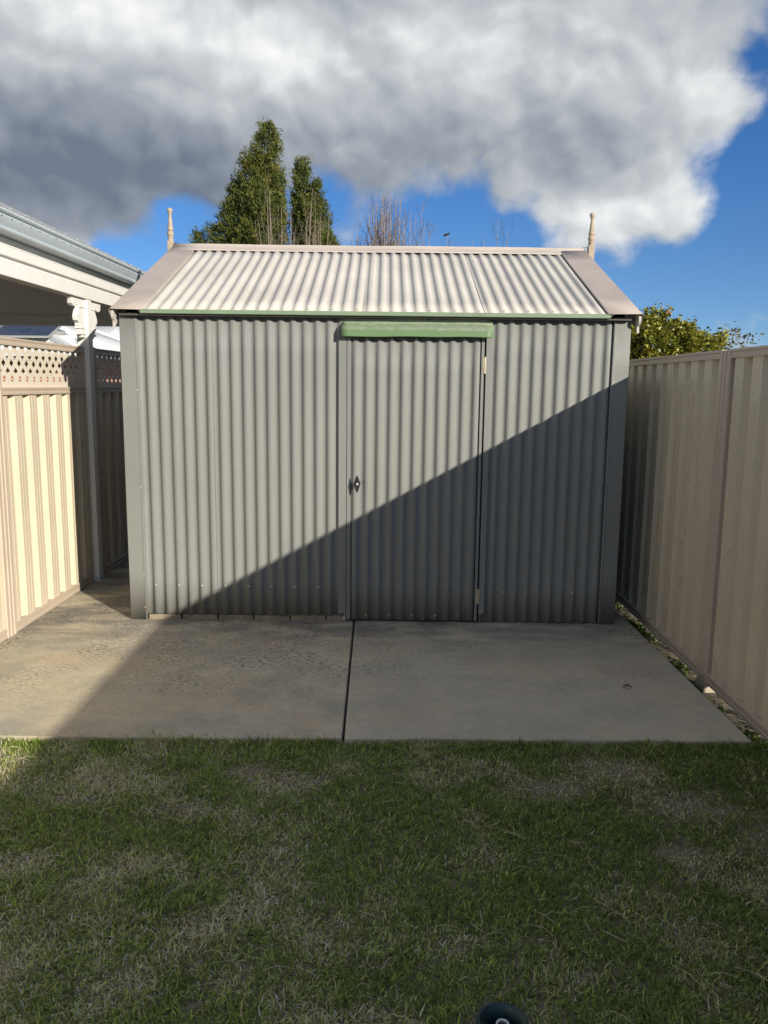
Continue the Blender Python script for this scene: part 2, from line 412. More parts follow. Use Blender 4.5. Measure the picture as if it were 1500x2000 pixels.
# ------------------------------------------------------------------ ground, slabs
SPR = (0.290, 1.712)
def gz(x, y):
    a = min(max((x-1.585)/0.05, 0), 1); a = a*a*(3-2*a)
    return -0.022-0.075*a
mb = MB()
xs = [-900, -200, -40, -8, -2.4, -1, 0, 1, 1.585, 1.60, 1.61, 1.62, 1.635, 1.8, 3, 8, 40, 200, 900]
ys = [-600, -100, -10, 0, 2, 4, 8, 20, 60, 200, 900]
for y in ys:
    for x in xs: mb.v.append((x, y, gz(x, y)))
nx = len(xs)
for j in range(len(ys)-1):
    for i in range(nx-1):
        x0, x1, y0, y1 = xs[i], xs[i+1], ys[j], ys[j+1]
        if x0 < SPR[0] < x1 and y0 < SPR[1] < y1:          # the sprinkler pit is cut out of this cell
            ca_ = [math.atan2(y-SPR[1], x-SPR[0]) for x in (x0, x1) for y in (y0, y1)]
            an = sorted([2*math.pi*k/24-math.pi for k in range(24)]+ca_); b0 = len(mb.v)
            for a in an:
                c_, s_ = math.cos(a), math.sin(a)
                t_ = min(((x1 if c_ > 0 else x0)-SPR[0])/c_ if abs(c_) > 1e-9 else 1e9, ((y1 if s_ > 0 else y0)-SPR[1])/s_ if abs(s_) > 1e-9 else 1e9)
                mb.v += [(SPR[0]+.061*c_, SPR[1]+.061*s_, -0.022), (SPR[0]+t_*c_, SPR[1]+t_*s_, -0.022)]
            for k in range(len(an)):
                p_, q_ = b0+2*k, b0+2*((k+1) % len(an)); mb.f.append((p_, p_+1, q_+1, q_))
            continue
        mb.f.append((j*nx+i, j*nx+i+1, (j+1)*nx+i+1, (j+1)*nx+i))
g = mb.build('ground', SOIL); tag(g, 'soil and thatch ground under the lawn and yards', 'ground', kind='structure')
JX = lambda y: -0.1836+(-0.2121+0.1836)*(y-3.287)/(5.007-3.287)
FRONT = lambda x: 3.221+(x+1.657)*(3.2696-3.2212)/(1.580+1.657)
def slab(poly, name, label):
    bm = bmesh.new()
    top = [bm.verts.new((x, y, 0.0)) for x, y in poly]
    f = bm.faces.new(top)
    r = bmesh.ops.extrude_face_region(bm, geom=[f])
    for v in r['geom']:
        if isinstance(v, bmesh.types.BMVert): v.co.z = -0.11
    bmesh.ops.recalc_face_normals(bm, faces=bm.faces)
    me = bpy.data.meshes.new(name); bm.to_mesh(me); bm.free()
    o = link(name, me, CONC, bevel=0.006)
    return tag(o, label, 'pavement', kind='structure')
def ragged(x0, x1, n):
    return [(x, FRONT(x)+random.uniform(-.006, .006)) for x in np.linspace(x0, x1, n)]
slab(ragged(-2.6, JX(3.24)-0.006, 14)+[(JX(9.2)-0.006, 9.2), (-2.6, 9.2)], 'pavement', 'concrete slab left of the dark joint, partly sunlit')
slab([(-6.6, 3.2), (-2.605, 3.2), (-2.605, 9.2), (-6.6, 9.2)], 'pavement', 'unseen concrete paving added under the verandah to bounce light onto its ceiling')  # unseen paving, added so paler ground bounces light up to the ceiling
slab(ragged(JX(3.25)+0.006, 1.588, 12)+[(1.572, 5.38), (1.565, 9.2), (JX(9.2)+0.006, 9.2)], 'pavement', 'concrete slab right of the dark joint, in shade')
mb = MB(); y0, y1 = 3.27, 5.02
mb.add([(JX(y0)-.008, y0, -.006), (JX(y0)+.008, y0, -.006), (JX(y1)+.008, y1, -.006), (JX(y1)-.008, y1, -.006),
        (JX(y0)-.008, y0, -.05), (JX(y0)+.008, y0, -.05), (JX(y1)+.008, y1, -.05), (JX(y1)-.008, y1, -.05)],
       [(0, 1, 2, 3), (7, 6, 5, 4), (0, 4, 5, 1), (1, 5, 6, 2), (2, 6, 7, 3), (3, 7, 4, 0)])
tag(mb.build('slab_joint', JOINT), 'black expansion joint running between the two concrete slabs', 'joint', kind='structure')

# ------------------------------------------------------------------ shed
shed = tag(empty('garden_shed', (0, 4.973, 0), math.atan(0.0059)), 'grey corrugated metal garden shed with pale gable roof and two turned finials', 'shed')
PIT = 0.0740; AMP = 0.0094
WL, WR = -1.648, 1.462
def corr(x, ph=0.0): return AMP*math.tanh(1.25*math.cos(2*math.pi*(x-ph)/PIT))/math.tanh(1.25)
def corr_sheet(x0, x1, v0, v1, fn, nseg=14, rows=8, wob=0.0007, ph=0.0, lift=0.0):
    n = max(2, int(round((x1-x0)/PIT*nseg)))
    xs_ = [x0+(x1-x0)*i/n for i in range(n+1)]
    m = MB()
    sd = random.random()*50
    for j in range(rows+1):
        v = v0+(v1-v0)*j/rows
        for i, x in enumerate(xs_):
            w = wob*(math.sin(x*3.1+sd+v*2.3)+math.sin(x*7.7-v*4.1+sd*2)+0.5*math.sin(v*9+sd+x*2))
            w += lift*max(0, 1-(i/nseg)*1.3)
            m.v.append(fn(x, v, corr(x, ph)+w))
    k = n+1
    for j in range(rows):
        for i in range(n): m.f.append((j*k+i, j*k+i+1, (j+1)*k+i+1, (j+1)*k+i))
    return m
wallfn = lambda x, v, w: (x, -w, v)
ZT = 1.925
def wall_sheet(x0, x1, z0, z1=ZT, ph=0.0, lift=0.0):
    return corr_sheet(x0, x1, z0, z1, wallfn, ph=ph, lift=lift).build('wall_sheet', SHED, shed, smooth=True, solid=0.0008)
wall_sheet(-1.62, -1.075, 0.036)
def seam_fn(x, v, w): return (x, -w-0.0012, v)
corr_sheet(-1.088, -0.270, 0.036, ZT, seam_fn, lift=0.002).build('wall_sheet', SHED, shed, smooth=True, solid=0.0008)
wall_sheet(0.59, 1.44, 0.004)
corr_sheet(-0.33, 0.62, 1.815, ZT, lambda x, v, w: (x, -w+0.004, v), rows=2).build('wall_sheet', SHED, shed, smooth=True, solid=0.0008)
DEPTH = 2.914
side = lambda X, s: (lambda x, v, w: (X+s*w, x, v))
corr_sheet(0.02, DEPTH-0.02, 0.01, ZT, side(WL+0.010, -1), nseg=6, rows=2).build('side_wall_sheet', SHED, shed, smooth=True)
corr_sheet(0.02, DEPTH-0.02, 0.01, ZT, side(WR-0.010, 1), nseg=6, rows=2).build('side_wall_sheet', SHED, shed, smooth=True)
corr_sheet(WL+.02, WR-.02, 0.01, ZT, lambda x, v, w: (x, DEPTH+w, v), nseg=6, rows=2).build('back_wall_sheet', SHED, shed, smooth=True)
ZR = 2.545
for X in (WL+0.004, WR-0.006):
    m = MB(); m.prism([(0.0, 1.90), (DEPTH, 1.90), (DEPTH/2, ZR-0.03)], X, X+0.002, lambda a, b, t: (t, a, b)); m.build('gable_panel', SHED, shed)
# corner flashings: folded sheet with a small return lip
def flashing(xa, xb, lipside):
    s = 1 if lipside > 0 else -1
    outer, inner = (xa, xb) if s > 0 else (xb, xa)
    pr = [(outer, 0.10), (outer, -0.011), (outer+s*0.002, -0.0135), (inner-s*0.014, -0.0135), (inner-s*0.011, -0.0165), (inner-s*0.003, -0.0165), (inner, -0.013), (inner, -0.004)]
    m = MB(); m.strip(pr, [0.002+(ZT-0.002)*j/6 for j in range(7)], lambda a, b, t: (a+0.0007*math.sin(t*5+a*3), b+0.0006*math.sin(t*7+a), t))
    m.build('corner_flashing', SHED, shed, solid=0.0009, autosmooth=25)
flashing(WL, -1.540, 1)
flashing(1.358, WR, -1)
# door jamb flashings
m = MB(); m.box(-0.314, -0.266, -0.0125, 0.03, 0.055, 1.84); m.build('door_jamb', SHED, shed, bevel=0.0015)
m = MB(); m.box(0.587, 0.622, -0.0135, 0.03, 0.060, 1.84); m.build('door_jamb', SHED, shed, bevel=0.0015)
m = MB(); m.box(-0.29, -0.267, 0.0, 0.03, 0.002, 0.054); m.build('jamb_foot', STEEL, shed, bevel=0.001)
m = MB(); m.box(-0.34, 0.65, 0.034, 0.05, 0.0, 1.9); m.build('door_backing', INNER, shed)
# bricks under the left wall
xx = -1.535
while xx < -0.33:
    w = random.uniform(0.205, 0.232)
    m = MB(); m.box(xx, min(xx+w, -0.292), random.uniform(-.004, .004), 0.09, -0.005, random.uniform(0.030, 0.036)); m.build('brick', BRICK, shed, bevel=0.004)
    xx += w+0.010
# door
DX0, DX1, DZ0, DZ1 = -0.2625, 0.5545, 0.016, 1.803
door = corr_sheet(DX0+0.022, DX1, DZ0, DZ1, lambda x, v, w: (x, -w-0.006, v), ph=0.012).build('door', SHED, shed, smooth=True, solid=0.0008)
m = MB(); m.box(DX0, DX0+0.024, -0.0135, 0.02, DZ0, DZ1); m.build('door_edge', SHED, door, bevel=0.0015)
m = MB(); m.box(DX1+0.004, DX1+0.0215, -0.0125, 0.02, DZ0, DZ1); m.build('door_edge', SHED, door, bevel=0.0015)
m = MB(); m.box(DX0+0.03, DX1-0.004, 0.006, 0.022, DZ0+.004, DZ1-.004); m.build('door_core', INNER, door)
for z0, z1 in ((1.582, 1.684), (0.126, 0.227)):
    m = MB(); hx = 0.5795
    for k in range(5):
        a = z0+(z1-z0)*k/5; b = z0+(z1-z0)*(k+1)/5-0.0012
        m.lathe([(0.0, 0), (0.0055, 0.0006), (0.0055, b-a-0.0006), (0.0, b-a)], hx, -0.014, a, 10)
    m.box(hx-0.012, hx+0.010, -0.0145, -0.0135, z0+0.002, z1-0.002)
    m.build('hinge', BRASS, door, autosmooth=40)
# T handle: spindle, lens-shaped grip, silver lock barrel
hx, hz = -0.196, 0.898
m = MB(); m.lathe([(0.0, 0), (0.020, 0.0), (0.020, 0.004), (0.009, 0.007), (0.008, 0.040), (0.0, 0.040)], 0, 0, 0, 18)
m.v = [(hx+a, -0.014-c, hz+b) for a, b, c in m.v]
grip = []
for j in range(13):
    t = -1+2*j/12
    w = 0.0135*(1-abs(t)**1.7)+0.0036; d0 = 0.038+0.008*t*t; th = 0.015*(1-0.45*t*t)
    grip.append([(hx-w, -0.014-d0-th*0.5, hz+t*0.052), (hx-w*0.55, -0.014-d0-th, hz+t*0.052), (hx+w*0.55, -0.014-d0-th, hz+t*0.052), (hx+w, -0.014-d0-th*0.5, hz+t*0.052), (hx+w*0.5, -0.014-d0, hz+t*0.052), (hx-w*0.5, -0.014-d0, hz+t*0.052)])
b0 = len(m.v)
for r_ in grip: m.v += r_
for j in range(12):
    for k in range(6): m.f.append((b0+j*6+k, b0+j*6+(k+1) % 6, b0+(j+1)*6+(k+1) % 6, b0+(j+1)*6+k))
m.f.append(tuple(b0+k for k in range(6))); m.f.append(tuple(b0+72+k for k in range(6)))
hd = m.build('handle', DARK, door, autosmooth=35)
m = MB(); m.lathe([(0.0, 0.0), (0.0085, 0.0), (0.0085, 0.007), (0.006, 0.0085), (0.0, 0.0078)], 0, 0, 0, 16)
m.v = [(hx+a, -0.014-0.0515-c, hz+b) for a, b, c in m.v]
m.build('lock_barrel', STEEL, shed and door, autosmooth=35)
# green flashing over the door
pr = [(0.012, 1.905), (-0.010, 1.903), (-0.0115, 1.872), (-0.030, 1.864), (-0.050, 1.842), (-0.0535, 1.836), (-0.0545, 1.806), (-0.058, 1.799), (-0.0635, 1.796), (-0.060, 1.794)]
m = MB()
XS = np.linspace(-0.297, 0.622, 24)
m.strip(pr, list(XS), lambda a, b, t: (t, a+0.0012*math.sin(t*23+b*40), b+0.0013*math.sin(t*17)+0.002*math.sin(t*4)))
cano = m.build('door_head_flashing', None, shed, solid=0.0012, autosmooth=30)
t = MT('green_flashing_paint')
p = t.pos()
sx = t.n('ShaderNodeSeparateXYZ'); t.l(t.n('ShaderNodeTexCoord').outputs['Object'], sx.inputs[0])
zz = t.math('ADD', sx.outputs[2], t.math('MULTIPLY', t.math('SUBTRACT', t.noise(p, 22, 5), 0.5), 0.020))
chalk = t.math('MULTIPLY', t.rng(zz, 1.834, 1.840, 0, 1), t.rng(t.noise(t.pos(scale=(1, 1, 2)), 30, 5, 0.7), 0.30, 0.62, 0.2, 0.85))
c = t.mix(chalk, (0.115, 0.195, 0.090), (0.27, 0.315, 0.245))
t.l(c, t.b.inputs['Base Color']); t.b.inputs['Roughness'].default_value = 0.55; t.bump(t.noise(p, 60, 4), 0.15, 0.004)
cano.data.materials.append(t.m)
# roof
EY, EZ = -0.065, 1.932
SL = (2.545-EZ)/(DEPTH/2-EY)
ANG = math.atan(SL); CA, SA = math.cos(ANG), math.sin(ANG)
RLEN = (DEPTH/2-EY)/CA
def roof_front(x, v, w): return (x, EY+v*CA-w*SA, EZ+v*SA+w*CA)
def roof_back(x, v, w): return (x, DEPTH-EY-v*CA+w*SA, EZ+v*SA+w*CA)
seams = [-1.545, -0.905, -0.168, 0.570, 1.345]
for k in range(4):
    a, b = seams[k], seams[k+1]+(0.03 if k < 3 else 0)
    corr_sheet(a, b, 0.0, RLEN-0.01, lambda x, v, w, k=k: roof_front(x, v, w*0.82+0.0008*(k % 2)), rows=7, lift=0.0012, ph=0.02).build('roof_sheet', ROOF, shed, smooth=True, solid=0.0008)
corr_sheet(-1.60, 1.42, 0.0, RLEN-0.01, roof_back, nseg=6, rows=3).build('roof_sheet', ROOF, shed, smooth=True)
XL0, XR0 = -1.684, 1.508
def barge(xo, xi, s):
    lp = 0.012
    pr = [(xo-s*0.000, -0.052), (xo-s*0.003, lp-0.006), (xo, lp), (xo+s*0.004, lp+0.003), (xi-s*0.004, lp+0.0005), (xi, lp-0.006)]
    for fn in (roof_front, roof_back):
        m = MB(); m.strip(pr, [-0.012+(RLEN+0.012)*j/5 for j in range(6)], lambda a, b, t: fn(a, t, b+0.0012*math.sin(t*4+a*5)))
        m.build('barge_flashing', BARGE, shed, solid=0.001, autosmooth=25)
barge(XL0, -1.492, 1)
barge(XR0, 1.305, -1)
pr = [(-0.125, -0.002), (-0.118, 0.004), (-0.034, 0.004+0.002), (-0.017, 0.011), (0.0, 0.030)]
mirror = []
m = MB()
cap = []
for v, w in pr: q = roof_front(0, RLEN+v, w+0.009); cap.append((q[1], q[2]))
ymid = DEPTH/2
top = [(ymid-0.010, cap[-2][1]+0.014), (ymid+0.010, cap[-2][1]+0.014)]
prof = cap[:-1]+top+[(2*ymid-a, b) for a, b in cap[:-1][::-1]]
m.strip(prof, list(np.linspace(XL0+0.008, XR0-0.008, 16)), lambda a, b, t: (t, a, b+0.0015*math.sin(t*3.0)+0.001*math.sin(t*8)))
m.build('ridge_cap', RIDGE, shed, solid=0.001, autosmooth=25)
# barge boards with scrolled feet
for X0, X1 in ((XL0+0.006, XL0+0.020), (XR0-0.020, XR0-0.006)):
    pts = [(EY-0.006, EZ-0.002), (EY-0.010, EZ-0.018), (EY-0.007, EZ-0.036), (EY+0.004, EZ-0.050), (EY+0.018, EZ-0.058), (EY+0.022, EZ-0.066), (EY+0.022, EZ-0.100),
           (EY+0.055, EZ-0.076), (EY+0.075, EZ-0.060), (ymid, 2.545-0.085), (2*ymid-EY-0.07, EZ-0.06), (2*ymid-EY, EZ-0.06), (2*ymid-EY, EZ-0.002), (ymid, 2.545-0.004)]
    m = MB(); m.prism(pts, X0, X1, lambda a, b, t: (t, a, b)); m.build('barge_board', BBOARD, shed, bevel=0.0015)
m = MB(); m.prism([(EY-0.0065, EZ-0.016), (EY-0.0085, EZ-0.013), (EY-0.0085, EZ+0.006), (EY-0.006, EZ+0.0095), (EY+0.002, EZ+0.0095), (EY+0.004, EZ-0.016)], -1.503, 1.318, lambda a, b, t: (t, a, b+0.0008*math.sin(t*4)))
m.build('eave_trim', GREEN, shed, bevel=0.0015)
m = MB(); m.box(WL+0.012, WR-0.012, EY+0.012, 0.02, EZ-0.0255, EZ-0.0175); m.build('eave_soffit', INNER, shed)
# screws
def screws(pts, normal, r, name):
    m = MB(); n = Vector(normal).normalized(); a = n.orthogonal().normalized(); b = n.cross(a)
    for p in pts:
        p = Vector(p); ring = []
        for rad, h in ((r*1.25, 0.0), (r*1.25, 0.0012), (r*0.8, 0.0016), (r*0.75, 0.0042)):
            ring.append([p+n*h+(a*math.cos(k*math.pi/3)+b*math.sin(k*math.pi/3))*rad for k in range(6)])
        vs_ = [q for rr in ring for q in rr]
        m.add(vs_, [(i*6+k, i*6+(k+1) % 6, (i+1)*6+(k+1) % 6, (i+1)*6+k) for i in range(3) for k in range(6)]+[tuple(range(18, 24))])
    o = m.build(name, SCREW, shed); o['kind'] = 'stuff'
crest = lambda k, ph=0.0: ph+k*PIT
screws([(crest(k), -AMP-0.0008, 0.225+0.004*random.random()) for k in range(-20, -5, 2)]+[(crest(k), -AMP-0.0008, 0.205+0.004*random.random()) for k in (10, 12, 14, 16)], (0, -1, 0), 0.0045, 'wall_screws')
screws([(-1.553, -0.0170, z) for z in (1.46, 0.86, 0.30, 0.083)]+[(1.37, -0.0170, z) for z in (1.79, 1.535, 0.92, 0.075)], (0, -1, 0), 0.0030, 'flashing_screws')
screws([(crest(k, 0.012), -AMP-0.0068, 0.047) for k in (-2, 0, 2, 4, 6)]+[(crest(k, 0.012), -AMP-0.0068, 1.782) for k in (-2, 0, 2, 4, 6)], (0, -1, 0), 0.0038, 'door_screws')
screws([roof_front(crest(k, 0.02), 0.035, AMP+0.0015) for k in range(-19, 17, 2)], (0, -SA, CA), 0.0050, 'roof_screws')
# finials
def finial(x):
    fz = 2.40
    m = MB(); m.box(x-0.023, x+0.023, ymid-0.023, ymid+0.023, fz, 2.592)
    o = m.build('finial', TIMBER, shed, bevel=0.004)
    m = MB(); m.lathe([(0.0, 0.0), (0.0215, 0.0), (0.0225, 0.006), (0.018, 0.014), (0.0235, 0.019), (0.0235, 0.024), (0.017, 0.030), (0.0225, 0.040), (0.026, 0.052), (0.0235, 0.064), (0.0165, 0.074),
                       (0.024, 0.080), (0.0245, 0.086), (0.0215, 0.096), (0.0175, 0.120), (0.0135, 0.160), (0.0110, 0.185), (0.0105, 0.196), (0.0155, 0.200), (0.0155, 0.205), (0.0125, 0.209),
                       (0.0190, 0.216), (0.0215, 0.226), (0.0190, 0.237), (0.0115, 0.244), (0.0, 0.247)], x, ymid, 2.592, 22)
    m.build('turned_spindle', TIMBER, o, autosmooth=50)
    sg = 1 if x < 0 else -1
    m = MB(); m.tube([(x+sg*0.022, ymid-0.01, 2.567), (x+sg*0.045, ymid-0.01, 2.580), (x+sg*0.062, ymid-0.01, 2.577), (x+sg*0.050, ymid-0.01, 2.560)], [0.0022]*4, 5)
    m.build('wire_tie', DARK, o)
finial(-1.703); finial(1.556)

# ------------------------------------------------------------------ fences
FP = 0.196
def fence_prof(y0, y1, ph):
    """corner points of a trapezoidal sheet: (along, out)"""
    pts = []
    lo, hi = -0.016, 0.016
    base = [(0.0, lo), (0.022, lo), (0.025, lo+0.003), (0.028, lo), (0.050, lo), (0.066, hi), (0.094, hi), (0.097, hi-0.003), (0.100, hi), (0.132, hi), (0.135, hi-0.003), (0.138, hi), (0.166, hi), (0.182, lo), (0.196, lo)]
    k = math.floor((y0-ph)/FP)
    while ph+k*FP < y1:
        for a, b in base[:-1]:
            y = ph+k*FP+a
            if y0-1e-6 <= y <= y1+1e-6: pts.append((y, b))
        k += 1
    full = []
    for q in range(math.floor((y0-ph)/FP)-1, math.ceil((y1-ph)/FP)+2): full += [(ph+q*FP+a, b) for a, b in base[:-1]]
    at = lambda y: float(np.interp(y, [f[0] for f in full], [f[1] for f in full]))
    y1 += 0.006
    return [(y0, at(y0))]+[p for p in full if y0+1e-5 < p[0] < y1-1e-5]+[(y1, at(y1))]
def fence(name, X, s, posts, z_top, z_bot, label, lattice, ph, rail_h=0.046):
    """s = +1 when our side is +X"""
    fo = tag(empty(name, (X, posts[0], 0)), label, 'fence', 'metal fences on both sides of the yard')
    oy = posts[0]
    for p in posts:
        pr = [(-0.030, -0.060), (-0.030, 0.060), (0.022, 0.060), (0.030, 0.055), (0.030, 0.034), (0.024, 0.031), (0.024, 0.012), (0.030, 0.009), (0.030, -0.009), (0.024, -0.012), (0.024, -0.031), (0.030, -0.034), (0.030, -0.055), (0.022, -0.060)]
        m = MB(); m.prism(pr, z_bot-0.16, z_top-0.004, lambda a, b, t: (s*a, p+b-oy, t)); m.build('post', RAIL, fo, bevel=0.001)
    z_mid = 1.4475
    for a, b in zip(posts[:-1], posts[1:]):
        ya, yb = a+0.061, b-0.061; yc, yd = a+0.045, b-0.045
        rails = [(z_top-rail_h, z_top, 'top_rail'), (z_bot, z_bot+0.055, 'bottom_rail')]
        if lattice: rails.append((z_mid-0.0225, z_mid+0.0225, 'middle_rail'))
        for z0, z1, nm in rails:
            h = z1-z0
            pr = [(-0.028, z0), (0.028, z0), (0.028, z0+h*0.30), (0.024, z0+h*0.36), (0.024, z0+h*0.64), (0.028, z0+h*0.70), (0.028, z1-0.003), (0.025, z1), (-0.028, z1)]
            m = MB(); m.prism([(p0*0.97, q0) for p0, q0 in pr], ya-0.012, yb+0.012, lambda p_, q_, t: (s*p_, t-oy, q_)); m.build(nm, RAIL, fo, bevel=0.0012)
        zs0 = z_bot+0.050; zs1 = (z_mid-0.018) if lattice else (z_top-rail_h+0.004)
        n = max(1, round((yb-ya)/0.784)); 
        for k in range(n):
            y0 = yc+(yd-yc)*k/n; y1 = yc+(yd-yc)*(k+1)/n
            prf = fence_prof(y0, y1, ph)
            m = MB(); o_ = 0.0006*(k % 2)
            m.strip(prf, [zs0+(zs1-zs0)*j/4 for j in range(5)], lambda p_, q_, t: (s*(q_+o_+0.0012*math.sin(t*3+p_*4)), p_-oy, t))
            m.build('fence_sheet', FENCE, fo, solid=0.0007)
        if lattice:
            ctr = [(1.519, 0.05), (1.5655, 0.0), (1.612, 0.05), (1.6575, 0.0), (1.704, 0.05)]
            m = MB(); hw, hh, cw, rh = 0.0275, 0.0228, 0.100, 0.0465
            def quad(y0, y1, z0, z1): m.add([(0, y0-oy, z0), (0, y1-oy, z0), (0, y1-oy, z1), (0, y0-oy, z1)], [(0, 1, 2, 3)])
            quad(ya, yb, z_mid+0.02, ctr[0][0]-rh/2)
            for zc, of in ctr:
                z0, z1 = zc-rh/2, zc+rh/2
                y = ya+0.035+of
                quad(ya, y-cw/2, z0, z1)
                while y+cw/2 < yb-0.02:
                    m.add([(0, y-cw/2-oy, z0), (0, y+cw/2-oy, z0), (0, y+cw/2-oy, z1), (0, y-cw/2-oy, z1), (0, y-hw-oy, zc), (0, y-oy, zc-hh), (0, y+hw-oy, zc), (0, y-oy, zc+hh)],
                          [(0, 1, 5), (0, 5, 4), (1, 6, 5), (1, 2, 6), (2, 7, 6), (2, 3, 7), (3, 4, 7), (3, 0, 4)])
                    y += cw
                quad(y-cw/2, yb, z0, z1)
            quad(ya, yb, ctr[-1][0]+rh/2, z_top-0.02)
            for i, v in enumerate(m.v): m.v[i] = (s*0.004, v[1], v[2])
            m.build('lattice_panel', LATT, fo, solid=0.002)
    return fo
fence('metal_fence', 1.728, -1, [4.126-2.40*k for k in (4, 3, 2, 1, 0, -1, -2, -3)], 1.704, -0.045, 'plain beige ribbed metal fence without lattice, right of the shed', False, 4.304-0.05)
fence('metal_fence', -2.268, 1, [4.586-2.40*3, 4.586-2.40*2, 4.586-2.40, 4.586, 5.99], 1.760, 0.003, 'beige ribbed metal fence topped with diamond lattice, left of the shed', True, 4.809-0.05)
fo2 = fence('metal_fence', -2.268, 1, [6.12, 8.52, 10.92], 1.760, 0.003, 'lattice-topped ribbed metal fence in shade behind the white verandah post', True, 4.809-0.05)

# ------------------------------------------------------------------ verandah on the left
ver = tag(empty('verandah', (-2.24, 5.97, 0)), 'white timber verandah with fretwork post brackets and blue-grey gutter over lattice fence', 'verandah')
VO = Vector((-2.24, 5.97, 0))
def vbuild(m, name, mat_, **k):
    m.v = [(a-VO.x, b-VO.y, c-VO.z) for a, b, c in m.v]
    return m.build(name, mat_, k.pop('parent', ver), **k)
YA, YB = 1.2, 8.85
PX0, PX1, PY0, PY1 = -2.290, -2.203, 5.935, 6.020
m = MB(); m.box(PX0, PX1, PY0, PY1, 0.0, 2.098); post = vbuild(m, 'post', WHITE, bevel=0.006)
m = MB(); m.box(PX0-0.0, PX1+0.006, PY0-0.006, PY1+0.006, 0.0, 0.035); vbuild(m, 'post_shoe', GUTTER, bevel=0.002)
m = MB(); m.box(-2.286, -2.200, YA, YB, 2.100, 2.192); vbuild(m, 'beam', WHITE, bevel=0.003)
m = MB(); m.box(PX0+.02, PX1+0.002, PY0, PY1, 2.099, 2.188); vbuild(m, 'post_cap', WHITE, bevel=0.002)
m = MB(); m.box(-2.25, -2.222, YA, YB, 2.1925, 2.222); vbuild(m, 'shadow_batten', CEIL)
m = MB(); m.prism([(-2.236, 2.214), (-2.200, 2.214), (-2.200, 2.262), (-2.203, 2.265), (-2.203, 2.268), (-2.200, 2.271), (-2.200, 2.312), (-2.236, 2.312)], YA, YB, lambda a, b, t: (a, t, b)); vbuild(m, 'fascia', WHITE, bevel=0.0015)
m = MB(); m.box(-2.236, -2.199, YA, YB, 2.3125, 2.430); vbuild(m, 'fascia_back', GUTTER)
# quad gutter with bead and overflow slots
gp = [(-2.196, 2.318), (-2.130, 2.318), (-2.120, 2.322), (-2.115, 2.333), (-2.120, 2.340), (-2.128, 2.344), (-2.112, 2.366), (-2.102, 2.394), (-2.104, 2.400), (-2.112, 2.402), (-2.112, 2.409), (-2.098, 2.412), (-2.092, 2.420), (-2.096, 2.430), (-2.106, 2.434), (-2.196, 2.432)]
m = MB(); m.prism(gp, YA, YB, lambda a, b, t: (a, t, b)); vbuild(m, 'gutter', GUTTER, autosmooth=28)
m = MB(); yy = YA+0.1
while yy < YB:
    m.add([(-2.1044, yy-.006, 2.3865), (-2.1044, yy+.006, 2.3865), (-2.1014, yy+.006, 2.3935), (-2.1014, yy-.006, 2.3935), (-2.112, yy, 2.391)], [(0, 1, 2, 3), (0, 4, 1), (1, 4, 2), (2, 4, 3), (3, 4, 0)]); yy += 0.118
sl = vbuild(m, 'gutter_slots', INNER); sl['kind'] = 'stuff'
# roof of the verandah: corrugated, to a ridge and down the far side
vr0 = (-2.118, 2.436); vr1 = (-4.30, 3.445)
def vroof(x, v, w):
    dx, dz = vr1[0]-vr0[0], vr1[1]-vr0[1]; Ln = math.hypot(dx, dz)
    return (vr0[0]+dx*v+w*dz/Ln*-1, x, vr0[1]+dz*v+w*-dx/Ln)
m = corr_sheet(YA, YB, 0.0, 1.0, vroof, nseg=8, rows=2, wob=0); vbuild(m, 'roof_sheet', VROOF, smooth=True)
m = corr_sheet(YA, YB, 0.0, 1.0, lambda x, v, w: (-8.6-vroof(x, v, w)[0], x, vroof(x, v, w)[2]), nseg=6, rows=2, wob=0); vbuild(m, 'roof_sheet', VROOF, smooth=True)
m = MB(); m.prism([(-4.45, 3.392), (-4.31, 3.466), (-4.29, 3.466), (-4.15, 3.392), (-4.30, 3.44)], YA, YB, lambda a, b, t: (a, t, b)); vbuild(m, 'ridge_cap', VROOF)
m = MB(); yy = YA+.2
while yy < YB:
    q = vroof(yy, 0.16, 0.012); m.lathe([(0.0, 0.006), (0.006, 0.005), (0.009, 0.0)], q[0], q[1], q[2], 6); yy += 0.222
sl = vbuild(m, 'roof_screws', SCREW); sl['kind'] = 'stuff'
yy = YB
while yy > YA+0.3:
    y2 = max(YA, yy-1.196); m = MB(); m.box(-6.3, -2.2875, y2, yy-0.004, 2.1955, 2.206); vbuild(m, 'ceiling_panel', CEIL, bevel=0.002); yy = y2
m = MB(); m.box(-6.3, -2.287, 8.60, 8.70, 2.095, 2.195); vbuild(m, 'cross_beam', CEIL, bevel=0.003)
m = MB(); m.box(-6.4, -6.31, YA, YB, 2.10, 2.20); vbuild(m, 'beam', WHITE)
for q in (YA+0.1, 8.6):
    for X in (-6.36,):
        m = MB(); m.box(X-.05, X+.05, q-.05, q+.05, 0.0, 2.098); vbuild(m, 'post', WHITE, bevel=0.005)
m = MB(); m.box(PX0, PX1, YB-0.2, YB-0.1, 0.0, 2.098); vbuild(m, 'post', WHITE, bevel=0.005)
m = MB(); m.box(PX0, PX1, 1.25, 1.35, -0.02, 2.098); vbuild(m, 'post', WHITE, bevel=0.005)
